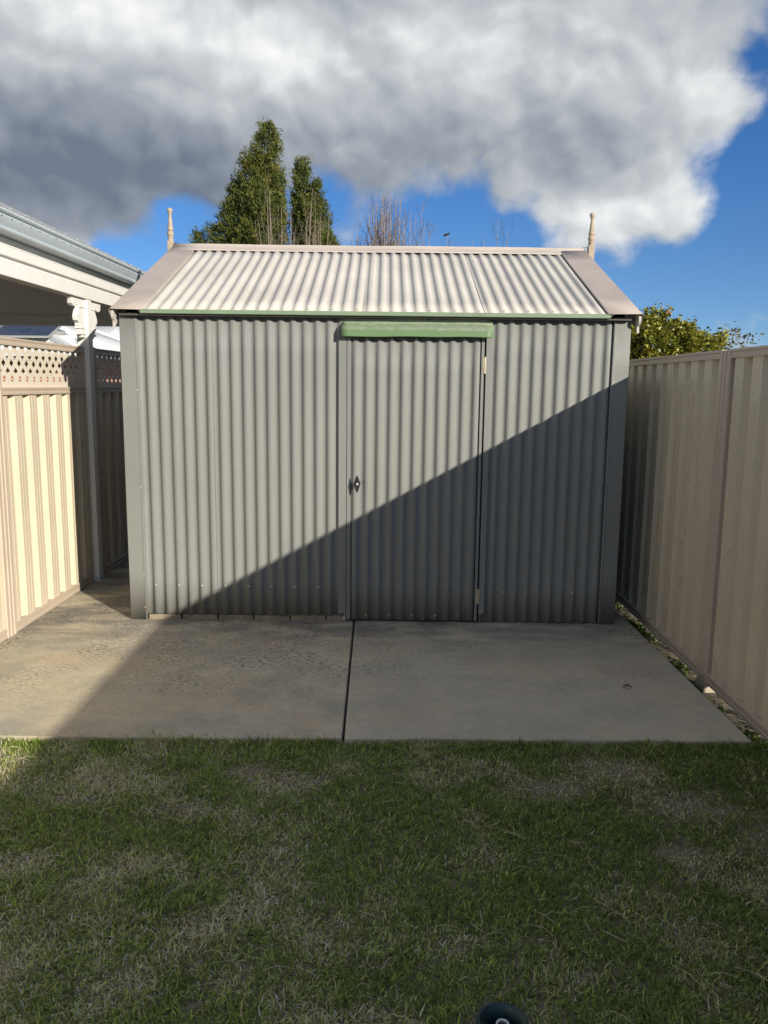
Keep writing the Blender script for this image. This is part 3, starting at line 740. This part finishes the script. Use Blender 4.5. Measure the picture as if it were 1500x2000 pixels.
# fretwork brackets: an outline of scrolls, cut from board
half = [(0.0, 0.0), (0.175, 0.0), (0.178, -0.012), (0.166, -0.018), (0.176, -0.028), (0.164, -0.034), (0.172, -0.045), (0.158, -0.060), (0.128, -0.070), (0.106, -0.062), (0.098, -0.048), (0.088, -0.050),
        (0.086, -0.070), (0.100, -0.100), (0.112, -0.130), (0.108, -0.158), (0.086, -0.176), (0.084, -0.192), (0.074, -0.200), (0.072, -0.232), (0.058, -0.252), (0.052, -0.275), (0.0, -0.275)]
for sgn, y0 in ((-1, PY0), (1, PY1)):
    m = MB(); m.prism([(y0+sgn*a*1.4, 2.0985+b) for a, b in half], -2.256, -2.222, lambda a, b, t: (t, a, b)); br = vbuild(m, 'bracket', WHITE, bevel=0.003)
    for zc, h in ((-0.205, 0.018), (-0.248, 0.014), (-0.060, 0.012)):
        m = MB(); m.box(-2.261, -2.216, min(y0, y0+sgn*0.115), max(y0, y0+sgn*0.115), 2.0985+zc-h/2, 2.0985+zc+h/2); vbuild(m, 'moulding', WHITE, parent=br, bevel=0.003)

# ------------------------------------------------------------------ neighbouring houses on the left, seen under the verandah
def nhouse(x0, x1, y0, y1, ez, pitch, wallmat, label, panels, ribs_end):
    h = tag(empty('neighbour_house', ((x0+x1)/2, y0, 0)), label, 'house')
    ox, oy = (x0+x1)/2, y0
    def b(m, nm, mt, **k):
        par = k.pop('parent', h)
        m.v = [(a-ox, c-oy, d) for a, c, d in m.v]; return m.build(nm, mt, par, **k)
    ov = 0.45
    m = MB(); m.box(x0+ov, x1-ov, y0+ov, y1-ov, -0.03, ez-0.02); b(m, 'wall', wallmat)
    m = MB(); m.box(x0, x1, y0, y1, ez-0.05, ez-0.02); b(m, 'soffit', CEIL)
    tp = math.tan(math.radians(pitch)); hd = (y1-y0)/2; rz = ez+hd*tp
    ra, rb = x0+hd, x1-hd
    def corr_hip(pts3, u, vdir, nm):
        # planar roof face split in ribs running down the fall line
        o = Vector(pts3[0]); u = Vector(u).normalized(); n = u.cross(Vector(vdir)).normalized(); vd = n.cross(u)
        P2 = [((Vector(p)-o).dot(u), (Vector(p)-o).dot(vd)) for p in pts3]
        lo = min(a for a, _ in P2); hi = max(a for a, _ in P2)
        def span(a):
            ys_ = []
            for i in range(len(P2)):
                (a0, b0_), (a1, b1_) = P2[i], P2[(i+1) % len(P2)]
                if abs(a1-a0) > 1e-6 and min(a0, a1)-1e-6 <= a <= max(a0, a1)+1e-6: ys_.append(b0_+(b1_-b0_)*(a-a0)/(a1-a0))
            return (min(ys_), max(ys_)) if ys_ else (0, 0)
        m = MB(); k = 0; a = lo; pv = None; pit = 0.096
        while a < hi-1e-4:
            lo_, hi_ = span(a); w = 0.010*math.cos(2*math.pi*k/6)
            A = o+u*a+vd*lo_+n*w; B = o+u*a+vd*hi_+n*w
            i = len(m.v); m.v += [tuple(A), tuple(B)]
            if pv is not None: m.f.append((pv, i, i+1, pv+1))
            pv = i; a += pit/6; k += 1
        return b(m, nm, NROOF, smooth=True, solid=0.001)
    corr_hip([(x0, y0, ez), (x1, y0, ez), (rb, y0+hd, rz), (ra, y0+hd, rz)], (1, 0, 0), (0, 1, tp), 'roof')
    corr_hip([(x1, y1, ez), (x0, y1, ez), (ra, y0+hd, rz), (rb, y0+hd, rz)], (-1, 0, 0), (0, -1, tp), 'roof')
    corr_hip([(x1, y0, ez), (x1, y1, ez), (rb, y0+hd, rz)], (0, 1, 0), (-1, 0, tp), 'roof')
    corr_hip([(x0, y1, ez), (x0, y0, ez), (ra, y0+hd, rz)], (0, -1, 0), (1, 0, tp), 'roof')
    for (pa, pb) in (((x1, y0, ez), (rb, y0+hd, rz)), ((x1, y1, ez), (rb, y0+hd, rz)), ((x0, y0, ez), (ra, y0+hd, rz)), ((ra, y0+hd, rz), (rb, y0+hd, rz))):
        m = MB(); m.tube([Vector(pa)+Vector((0, 0, .0)), Vector(pb)], [0.075, 0.075], 8); b(m, 'hip_cap', NROOF)
    m = MB(); m.box(x0-0.1, x1+0.1, y0-0.11, y0-0.005, ez-0.10, ez+0.01); m.box(x1+0.005, x1+0.11, y0+.001, y1, ez-0.10, ez+0.01); b(m, 'gutter', NROOF, bevel=0.01)
    ca, sa = math.cos(math.radians(pitch)), math.sin(math.radians(pitch))
    for (px, pv, nxp, nyp) in panels:
        for i in range(nxp):
            for j in range(nyp):
                a0 = px+i*1.02; v0 = pv+j*1.68
                fn = lambda a, v, w: (a, y0+v*ca-w*sa, ez+v*sa+w*ca)
                m = MB(); m.prism([(a0, v0), (a0+1.0, v0), (a0+1.0, v0+1.65), (a0, v0+1.65)], 0.10, 0.138, lambda a, v, t: fn(a, v, t)); p_ = b(m, 'solar_panel', ALU)
                m = MB(); m.prism([(a0+.012, v0+.012), (a0+.988, v0+.012), (a0+.988, v0+1.638), (a0+.012, v0+1.638)], 0.1385, 0.1400, lambda a, v, t: fn(a, v, t)); b(m, 'cells', SOLAR, parent=p_)
        for v in (pv+0.35, pv+1.3):
            m = MB(); m.prism([(px-.15, v), (px+nxp*1.02+.12, v), (px+nxp*1.02+.12, v+.05), (px-.15, v+.05)], 0.03, 0.0985, lambda a, vv, t: (a, y0+vv*ca-t*sa, ez+vv*sa+t*ca)); b(m, 'mounting_rail', ALU)
    return h
nhouse(-14.0, -5.3, 13.6, 20.6, 2.02, 22, BRICKWALL, 'red brick house with pale metal hip roof and solar panels beyond the lattice fence', [(-9.9, 0.35, 4, 1)], True)
nhouse(-12.0, -3.6, 22.5, 30.0, 2.35, 22, CREAM, 'cream house with pale metal roof and solar panels behind the brick house', [(-7.6, 0.7, 3, 1)], True)

# ------------------------------------------------------------------ foliage
def leaf_cloud(C, D, S, col, aspect=0.55, jitter=0.6):
    """diamond leaves: centres C, long axis D, length S, colours col"""
    n = len(C)
    D = D/np.linalg.norm(D, axis=1, keepdims=True)
    R_ = rng.normal(size=(n, 3)); W = np.cross(D, R_); W /= np.linalg.norm(W, axis=1, keepdims=True)
    N_ = np.cross(D, W)
    S = S[:, None]
    V = np.stack([C-D*S*0.5, C+W*S*aspect*0.5+N_*S*0.10, C+D*S*0.5, C-W*S*aspect*0.5+N_*S*0.10], 1).reshape(-1, 3)
    i = np.arange(n)*4
    loops = np.stack([i, i+1, i+2, i, i+2, i+3], 1).ravel()
    return V, loops, np.full(2*n, 3), np.repeat(col, 4, 0)
def crown(name, lobes, nclump, nleaf, size, palette, parent, origin, material, clump_r=0.09, up=0.9, aspect=0.5, shell=0.6, blunt=False):
    """lobes: (x, y, zbase, ztop, radius) flame shapes; each is filled with clumps of small leaves"""
    Cs, Ds, Ss, Ks = [], [], [], []
    tot = sum((l[3]-l[2])*l[4] for l in lobes)
    for (x, y, z0, z1, r) in lobes:
        n = max(10, int(nclump*(z1-z0)*r/tot))
        t = rng.random(n)**0.85
        prof = np.interp(t, [0, 0.12, 0.35, 0.62, 0.85, 1.0], [0.75, 0.92, 1.0, 0.90, 0.68, 0.22] if blunt else [0.75, 0.95, 1.0, 0.78, 0.46, 0.10])
        a = rng.random(n)*2*np.pi
        q = shell+(1-shell)*rng.random(n)**0.6
        q *= 0.86+0.28*fbm(a*1.3+x*7, t*7+z0, 5, 3)
        cx = x+np.cos(a)*prof*q*r; cy = y+np.sin(a)*prof*q*r; cz = z0+t*(z1-z0)
        out = np.stack([np.cos(a), np.sin(a), np.full(n, up)], 1); out /= np.linalg.norm(out, axis=1, keepdims=True)
        shade = rng.normal(0, 0.5, n)
        cr_ = clump_r*(0.6+0.8*rng.random(n))
        for k in range(n):
            m_ = int(nleaf*(0.6+0.8*rng.random()))
            u_ = rng.normal(size=(m_, 3))*np.array([0.5, 0.5, 0.5])
            ln = rng.random(m_)
            P = np.array([cx[k], cy[k], cz[k]])+out[k]*(ln[:, None]-0.35)*cr_[k]*1.7+u_*cr_[k]*(1.05-0.75*ln[:, None])
            Cs.append(P); Ds.append(out[k]+rng.normal(size=(m_, 3))*0.55); Ss.append(size*(0.6+0.8*rng.random(m_)))
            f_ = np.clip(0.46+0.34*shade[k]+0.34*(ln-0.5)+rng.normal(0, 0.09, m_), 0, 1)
            Ks.append(f_)
    C = np.concatenate(Cs); D = np.concatenate(Ds); S = np.concatenate(Ss); K = np.concatenate(Ks)
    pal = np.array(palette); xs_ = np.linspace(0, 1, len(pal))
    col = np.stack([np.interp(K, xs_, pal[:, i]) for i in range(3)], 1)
    V, lo, sz, cc = leaf_cloud(C, D, S, col, aspect)
    me = np_mesh(name, V-np.array(origin), lo, sz, cc)
    return link(name, me, material, parent)
CON = [(0.022, 0.042, 0.012), (0.055, 0.085, 0.020), (0.10, 0.125, 0.026), (0.155, 0.165, 0.034), (0.215, 0.20, 0.05)]
def conifer(loc, lobes, nclump, label, trunk_r=0.09):
    t = tag(empty('conifer_tree', loc), label, 'tree', 'conifers behind the shed')
    m = MB()
    zt = max(l[3] for l in lobes)-0.25
    big = max(lobes, key=lambda l: l[3])
    m.tube([(0, 0, -0.05), (0.02, 0, 1.0), ((big[0]-loc[0])*0.7, 0, 2.4), (big[0]-loc[0], big[1]-loc[1], zt)], [trunk_r, trunk_r*0.8, trunk_r*0.55, 0.012], 8)
    for l in lobes:
        if l is big: continue
        m.tube([(0.0, 0, max(0.5, l[2]-0.9)), ((l[0]-loc[0])*0.7, (l[1]-loc[1])*0.7, l[2]-0.1), (l[0]-loc[0], l[1]-loc[1], l[3]-0.15)], [trunk_r*0.45, trunk_r*0.35, 0.008], 6)
    m.build('trunk', BARK, t, smooth=True)
    lobes = [(a, b, c, d, e*0.86) for a, b, c, d, e in lobes]
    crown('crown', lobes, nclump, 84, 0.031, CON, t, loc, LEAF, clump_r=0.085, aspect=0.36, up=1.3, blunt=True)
    return t
Y = 10.5
conifer((-1.62, Y, 0), [(-1.555, Y, 2.8, 4.66, 0.235), (-1.76, Y-.05, 2.8, 4.30, 0.23), (-1.92, Y+.05, 2.7, 4.00, 0.20), (-1.66, Y-.20, 2.6, 3.95, 0.24), (-1.51, Y-.05, 2.6, 3.80, 0.14), (-2.03, Y-.05, 2.8, 3.74, 0.16), (-1.53, Y+.15, 2.6, 4.20, 0.17), (-1.90, Y-.1, 2.6, 3.45, 0.22),
                         (-2.24, Y-.1, 2.6, 3.44, 0.11), (-2.42, Y-.05, 2.5, 3.34, 0.09), (-1.78, Y-.25, 2.6, 3.45, 0.20)], 1500, 'tallest dark green conifer with several pointed leaders, left of centre above the ridge')
conifer((-1.08, Y+.2, 0), [(-1.145, Y+.2, 2.9, 4.30, 0.125), (-1.00, Y+.2, 2.8, 4.04, 0.125), (-0.90, Y+.15, 2.9, 3.78, 0.12), (-1.01, Y, 2.8, 3.68, 0.15), (-1.13, Y+.1, 2.7, 3.8, 0.11)], 620, 'shorter pointed dark green conifer just right of the tallest one', 0.07)
conifer((-0.78, Y-.4, 0), [(-0.80, Y-.4, 2.3, 3.30, 0.16), (-0.70, Y-.4, 2.3, 3.24, 0.12)], 160, 'small rounded green conifer top peeping over the ridge beside bare stems', 0.04)

def twigs(name, loc, stems, label, group='bare shrubs behind the shed'):
    m = MB()
    for (x, y, zt, lean, r) in stems:
        pts = []; n = 6
        bx, by = loc[0]*0.6+x*0.4, loc[1]+(y-loc[1])*0.4
        for k in range(n+1):
            t = k/n
            pts.append((bx+(x-bx)*t**0.6+lean*t*t+random.uniform(-.012, .012)-loc[0], by+(y-by)*t**0.6+random.uniform(-.012, .012)-loc[1], zt*t))
        m.tube(pts, [r*(1-0.86*k/n) for k in range(n+1)], 4)
        for _ in range(random.randint(4, 8)):
            t = random.uniform(0.72, 0.97); i = min(n-1, int(t*n)); a = Vector(pts[i]).lerp(Vector(pts[i+1]), t*n-i)
            L_ = random.uniform(0.08, 0.38)*(1.25-t)*2.2; s_ = random.choice((-1, 1))
            b = a+Vector((s_*L_*random.uniform(.15, .42), random.uniform(-.12, .12), L_)); mid = a.lerp(b, 0.5)+Vector((s_*0.02, 0, -0.012))
            rr = r*(1-0.86*t)*0.75
            m.tube([a, mid, b], [rr, rr*0.85, 0.0022], 3)
            for _ in range(2):
                c = mid.lerp(b, random.random()); d = c+Vector((random.uniform(-.06, .06), random.uniform(-.05, .05), random.uniform(.03, .11))); m.tube([c, d], [rr*0.6, 0.001], 3)
    o = m.build(name, TWIG, None); o.location = loc
    return tag(o, label, 'shrub', group)
twigs('bare_shrub', (-1.1, 9.7, 0), [(random.uniform(-1.55, -0.78), 9.7+random.uniform(-.25, .25), random.uniform(3.15, 3.62), random.uniform(-.08, .08), 0.016) for _ in range(26)]+[(-1.40, 9.7, 3.72, -0.03, .017), (-0.98, 9.7, 3.75, 0.05, .017)], 'bare pale stems of leafless shrub in front of the conifers')
twigs('bare_shrub', (-0.02, 10.3, 0), [(random.gauss(-0.06, 0.20), 10.3+random.uniform(-.25, .25), random.uniform(3.3, 3.80), random.uniform(-.06, .06), 0.019) for _ in range(52)]+[(random.uniform(-.5, .4), 10.3, random.uniform(3.25, 3.55), random.uniform(-.08, .08), 0.013) for _ in range(16)]+[(-0.10, 10.3, 3.93, 0, .015), (-0.03, 10.35, 3.82, .03, .014), (0.33, 10.3, 3.76, 0.04, .015), (0.27, 10.3, 3.62, 0.03, .014), (0.37, 10.3, 3.45, 0.05, .013)], 'dense upright bunch of bare brown twigs, middle of the roof ridge')
twigs('bare_shrub', (1.25, 10.3, 0), [(1.33, 10.3, 3.56, -.02, .020), (1.38, 10.3, 3.30, .05, .018), (1.42, 10.35, 3.44, .03, .018), (1.08, 10.3, 3.32, .06, .018), (1.03, 10.3, 3.30, -.02, .016)], 'few thin bare twigs above the right half of the ridge')
o = twigs('bare_shrub', (0.70, 10.2, 0), [(0.68, 10.2, 3.335, .0, .022), (0.73, 10.2, 3.26, .02, .018)], 'lone bare twig with a curled dead leaf at its tip')
V, lo, sz, cc = leaf_cloud(np.array([[-0.03, 0, 3.335], [0.0, 0.01, 3.36]]), np.array([[1.0, 0, .25], [.6, .2, .5]]), np.array([0.09, 0.06]), np.array([[.06, .045, .03]]*2), 0.5)
link('dead_leaf', np_mesh('dead_leaf', V, lo, sz, cc), LEAF, o)

BUSH = [(0.035, 0.058, 0.010), (0.10, 0.125, 0.016), (0.21, 0.215, 0.024), (0.32, 0.30, 0.038), (0.43, 0.39, 0.09)]
def bush(name, loc, lobes, nclump, nleaf, size, pal, label, flowers=(), clump_r=0.10, shell=0.55):
    t = tag(empty(name, loc), label, 'bush', 'bushes over the right fence')
    m = MB()
    for l in lobes: m.tube([(random.uniform(-.05, .05), random.uniform(-.05, .05), -0.1), ((l[0]-loc[0])*0.5, (l[1]-loc[1])*0.5, 0.7), (l[0]-loc[0], l[1]-loc[1], l[3]-0.25)], [0.03, 0.022, 0.006], 5)
    m.build('stems', BARK, t, smooth=True)
    crown('crown', lobes, nclump, nleaf, size, pal, t, loc, LEAF2, clump_r=clump_r, up=0.5, aspect=0.62, shell=shell)
    for f in flowers:
        Cs = np.array(f)+rng.normal(size=(9, 3))*0.018
        V, lo, sz, cc = leaf_cloud(Cs, rng.normal(size=(9, 3)), np.full(9, 0.03), np.tile([[0.50, 0.25, 0.26]], (9, 1)), 0.9)
        link('flower', np_mesh('flower', V-np.array(loc), lo, sz, cc), LEAF2, t)
    return t
bush('flowering_bush', (3.15, 9.5, 0), [(3.12, 9.5, 0.6, 2.36, 0.42), (2.85, 9.4, 0.5, 2.28, 0.34), (3.38, 9.5, 0.6, 2.26, 0.36), (3.60, 9.5, 0.5, 2.12, 0.30), (3.0, 9.2, 0.5, 2.15, 0.35), (3.35, 9.25, 0.5, 2.10, 0.38), (2.70, 9.6, 0.5, 2.18, 0.3), (3.74, 9.4, .4, 2.08, .24), (3.55, 9.2, .4, 2.05, .28)], 1500, 34, 0.044, BUSH,
     'dense yellow-green leafy bush with few pink blooms behind right fence', [(3.13, 9.25, 2.36), (3.02, 9.1, 2.0)])
bush('sparse_shrub', (4.05, 9.8, 0), [(4.02, 9.8, 1.1, 2.20, 0.20), (4.22, 9.8, 1.3, 2.28, 0.12), (3.85, 9.8, 1.0, 2.10, 0.18), (4.35, 9.8, 1.2, 2.12, 0.10)], 90, 9, 0.045, [(0.05, 0.07, 0.03), (0.12, 0.14, 0.06), (0.25, 0.24, 0.14)],
     'thin airy grey-green shrub beside the dense bush, far right', clump_r=0.12, shell=0.2)

# ------------------------------------------------------------------ lawn
def lawn():
    ntuft = 66000; per = 7
    tx = rng.uniform(-2.22, 1.69, ntuft); ty = rng.uniform(0.5, 3.27, ntuft)
    yf = 3.221+(tx+1.657)*0.01495+0.05*(fbm(tx*6, tx*0, 3, 5)-.5)*2
    dens = fbm(tx*2.1+9, ty*2.1, 21, 4)
    bare = np.zeros(ntuft)
    for (bx, by, rx, ry) in ((0.62, 2.86, .22, .10), (1.15, 2.72, .30, .12), (0.95, 3.02, .18, .09), (-0.35, 2.9, .16, .06), (-0.75, 2.68, .12, .06), (-1.15, 2.72, .12, .05), (1.35, 2.55, .15, .08), (1.0, 2.45, .12, .06), (-0.55, 2.98, .12, .05)):
        bare = np.maximum(bare, np.exp(-((tx-bx)/rx)**2-((ty-by)/ry)**2)*(0.5+fbm(tx*9, ty*9, 4)))
    keep = (ty < yf+0.012) & (rng.random(ntuft) < np.clip(1.15-0.8*bare, 0.38, 1)) & (np.hypot(tx-SPR[0], ty-SPR[1]) > 0.074)
    tx, ty, dens, bare = tx[keep], ty[keep], dens[keep], bare[keep]
    n = len(tx)
    patch = fbm(tx*1.9+3, ty*2.3+1, 40, 5); patch2 = fbm(tx*6, ty*6, 60, 4)
    # share of straw: drier to the left and in the worn spots
    dry = np.clip((patch-0.5)*1.5+(patch2-0.5)*2.2+0.22-0.16*tx+0.9*bare-0.35*np.clip((ty-2.95)/0.3, 0, 1), 0.03, 0.97)
    hgt = 0.74*(0.011+0.022*fbm(tx*7, ty*7, 80, 3)**1.5+0.010*rng.random(n))*(1-0.45*np.clip(bare, 0, 1))*(1+(0.15+0.55*fbm(tx*5+7, ty*0, 33, 3))*np.clip((ty-3.12)/0.1, 0, 1))
    N = n*per
    X = np.repeat(tx, per)+rng.normal(0, 0.010, N); Yb = np.repeat(ty, per)+rng.normal(0, 0.010, N)
    a = rng.random(N)*2*np.pi
    ln = np.repeat(hgt, per)*(0.55+0.9*rng.random(N))*1.25
    dr = np.repeat(dry, per); isdry = rng.random(N) < dr
    lean = np.clip(rng.normal(1.08, 0.42, N)+0.15*isdry, 0.05, 1.8)
    wd = rng.uniform(0.0009, 0.0025, N)
    Z0 = np.full(N, -0.024)
    dx, dy = np.cos(a), np.sin(a); px, py = -dy, dx
    l1 = lean*0.6; l2 = lean*1.25
    x1 = X+dx*np.sin(l1)*ln*0.5; y1 = Yb+dy*np.sin(l1)*ln*0.5; z1 = Z0+np.cos(l1)*ln*0.5
    x2 = x1+dx*np.sin(l2)*ln*0.55; y2 = y1+dy*np.sin(l2)*ln*0.55; z2 = z1+np.cos(l2)*ln*0.55
    V = np.stack([np.stack([X-px*wd, Yb-py*wd, Z0], 1), np.stack([X+px*wd, Yb+py*wd, Z0], 1), np.stack([x1+px*wd*.8, y1+py*wd*.8, z1], 1), np.stack([x1-px*wd*.8, y1-py*wd*.8, z1], 1), np.stack([x2, y2, z2], 1)], 1).reshape(-1, 3)
    i = np.arange(N)*5
    loops = np.stack([i, i+1, i+2, i+3, i+3, i+2, i+4], 1).ravel()
    sizes = np.tile([4, 3], N)
    g1 = np.array([0.155, 0.225, 0.045]); g2 = np.array([0.34, 0.42, 0.10]); s1 = np.array([0.44, 0.41, 0.19]); s2 = np.array([0.80, 0.74, 0.46])
    r = rng.random(N)[:, None]
    col = np.where(isdry[:, None], s1*(1-r)+s2*r, g1*(1-r)+g2*r)
    col = col*(0.45+1.0*rng.random((N, 1))**1.3)*np.repeat((0.6+0.75*rng.random(n))*(1.2-0.2*tx), per)[:, None]
    col = np.minimum(col, 0.8)
    me = np_mesh('grass', V, loops, sizes, np.repeat(col, 5, 0))
    tag(link('grass', me, GRASS), 'short patchy winter lawn of green and straw blades', 'grass', kind='stuff')
    # runners and straw lying on the turf
    m = MB()
    for _ in range(420):
        x, y = random.uniform(-1.9, 1.65), random.uniform(1.5, 3.2); a = random.random()*6.28; L_ = random.uniform(0.03, 0.09); z = random.uniform(-.008, .006)
        if math.hypot(x-SPR[0], y-SPR[1]) < 0.13: continue
        b = a+random.uniform(-.6, .6)
        m.tube([(x, y, z), (x+L_*.5*math.cos(a), y+L_*.5*math.sin(a), z+.006), (x+L_*.5*(math.cos(a)+math.cos(b)), y+L_*.5*(math.sin(a)+math.sin(b)), z)], [.0011, .0012, .0006], 3)
    st = paint('dry_straw', (0.42, 0.37, 0.25), 0.7, 0.2, 9, streak=False, bump=0)
    tag(m.build('straw', st), 'dry straw stalks lying over the lawn', 'straw', kind='stuff')
lawn()
def weeds():
    n = 9000
    y = rng.uniform(2.9, 6.4, n); x = 1.60+0.115*rng.random(n)
    beyond = rng.random(n) < 0.55; x = np.where(beyond, 1.75+0.35*rng.random(n)**1.5, x)
    d = fbm(y*3, x*3, 90, 3); k = rng.random(n) < np.clip((d-.36)*4, 0.04, 1); x, y, beyond = x[k], y[k], beyond[k]; n = len(x)
    C = np.stack([x+rng.normal(0, .008, n), y+rng.normal(0, .01, n), -0.092+0.03*rng.random(n)], 1)
    D = rng.normal(size=(n, 3))*0.8; D[:, 2] = np.abs(D[:, 2])+0.35
    r = rng.random((n, 1))
    col = np.where(beyond[:, None] & (rng.random((n, 1)) < .35), [[.42, .37, .24]], np.array([.06, .115, .02])*(1-r)+np.array([.15, .20, .04])*r)
    V, lo, sz, cc = leaf_cloud(C, D, rng.uniform(.018, .042, n), col, 0.42)
    me = np_mesh('weeds', V, lo, sz, cc)
    tag(link('weeds', me, GRASS), 'low green weeds in the gap between slab and right fence', 'weeds', kind='stuff')
weeds()

# ------------------------------------------------------------------ small things
sp = tag(empty('sprinkler', (SPR[0], SPR[1], -0.03)), 'sunken pop-up lawn sprinkler in a dark green collar, bottom edge', 'sprinkler')
m = MB(); m.lathe([(0.043, -0.07), (0.043, -0.012), (0.046, 0.008), (0.055, 0.020), (0.060, 0.021), (0.063, 0.016), (0.063, -0.05)], 0, 0, 0, 32); m.build('collar', PIPEGREEN, sp, autosmooth=40)
m = MB(); m.lathe([(0.0, -0.066), (0.046, -0.066)], 0, 0, 0, 24); m.build('pit_floor', NOZ, sp)
m = MB(); m.lathe([(0.0165, -0.066), (0.0165, 0.007), (0.0160, 0.010), (0.0122, 0.010), (0.0116, 0.006)], 0.002, 0.004, 0, 24); m.build('riser', PVC, sp, autosmooth=40)
m = MB(); m.lathe([(0.0116, -0.006), (0.0116, 0.0055), (0.006, 0.0065), (0.005, 0.0025), (0.0025, 0.0025), (0.002, 0.0075), (0.0, 0.0080)], 0.002, 0.004, 0, 18); m.build('nozzle', NOZ, sp, autosmooth=40)
m = MB()
for k in range(7):
    t = k/6; w = 0.011*math.sin(math.pi*(0.08+0.9*t)); z = 0.004+0.010*math.sin(t*3.1)
    m.v += [(1.20+0.045*t, 3.86-w, z+0.006), (1.20+0.045*t, 3.862, z), (1.20+0.045*t, 3.86+w, z+0.007)]
for k in range(6): m.f += [(3*k, 3*k+1, 3*k+4, 3*k+3), (3*k+1, 3*k+2, 3*k+5, 3*k+4)]
dl = paint('dead_leaf', (0.10, 0.075, 0.045), 0.8, 0.2, 60, streak=False)
o = m.build('dead_leaf', dl, None, smooth=True, solid=0.0008); tag(o, 'small curled brown leaf lying on the shaded right slab', 'leaf')
m = MB(); m.tube([(1.645, 4.10, -0.06), (1.635, 4.02, 0.0), (1.64, 3.93, 0.055), (1.66, 3.86, 0.03), (1.665, 3.82, -0.02)], [.0022, .0022, .002, .0016, .001], 4)
o = m.build('dry_runner', TWIG, None, smooth=True); tag(o, 'thin dry grass runner arching at the foot of the right fence post', 'stem')
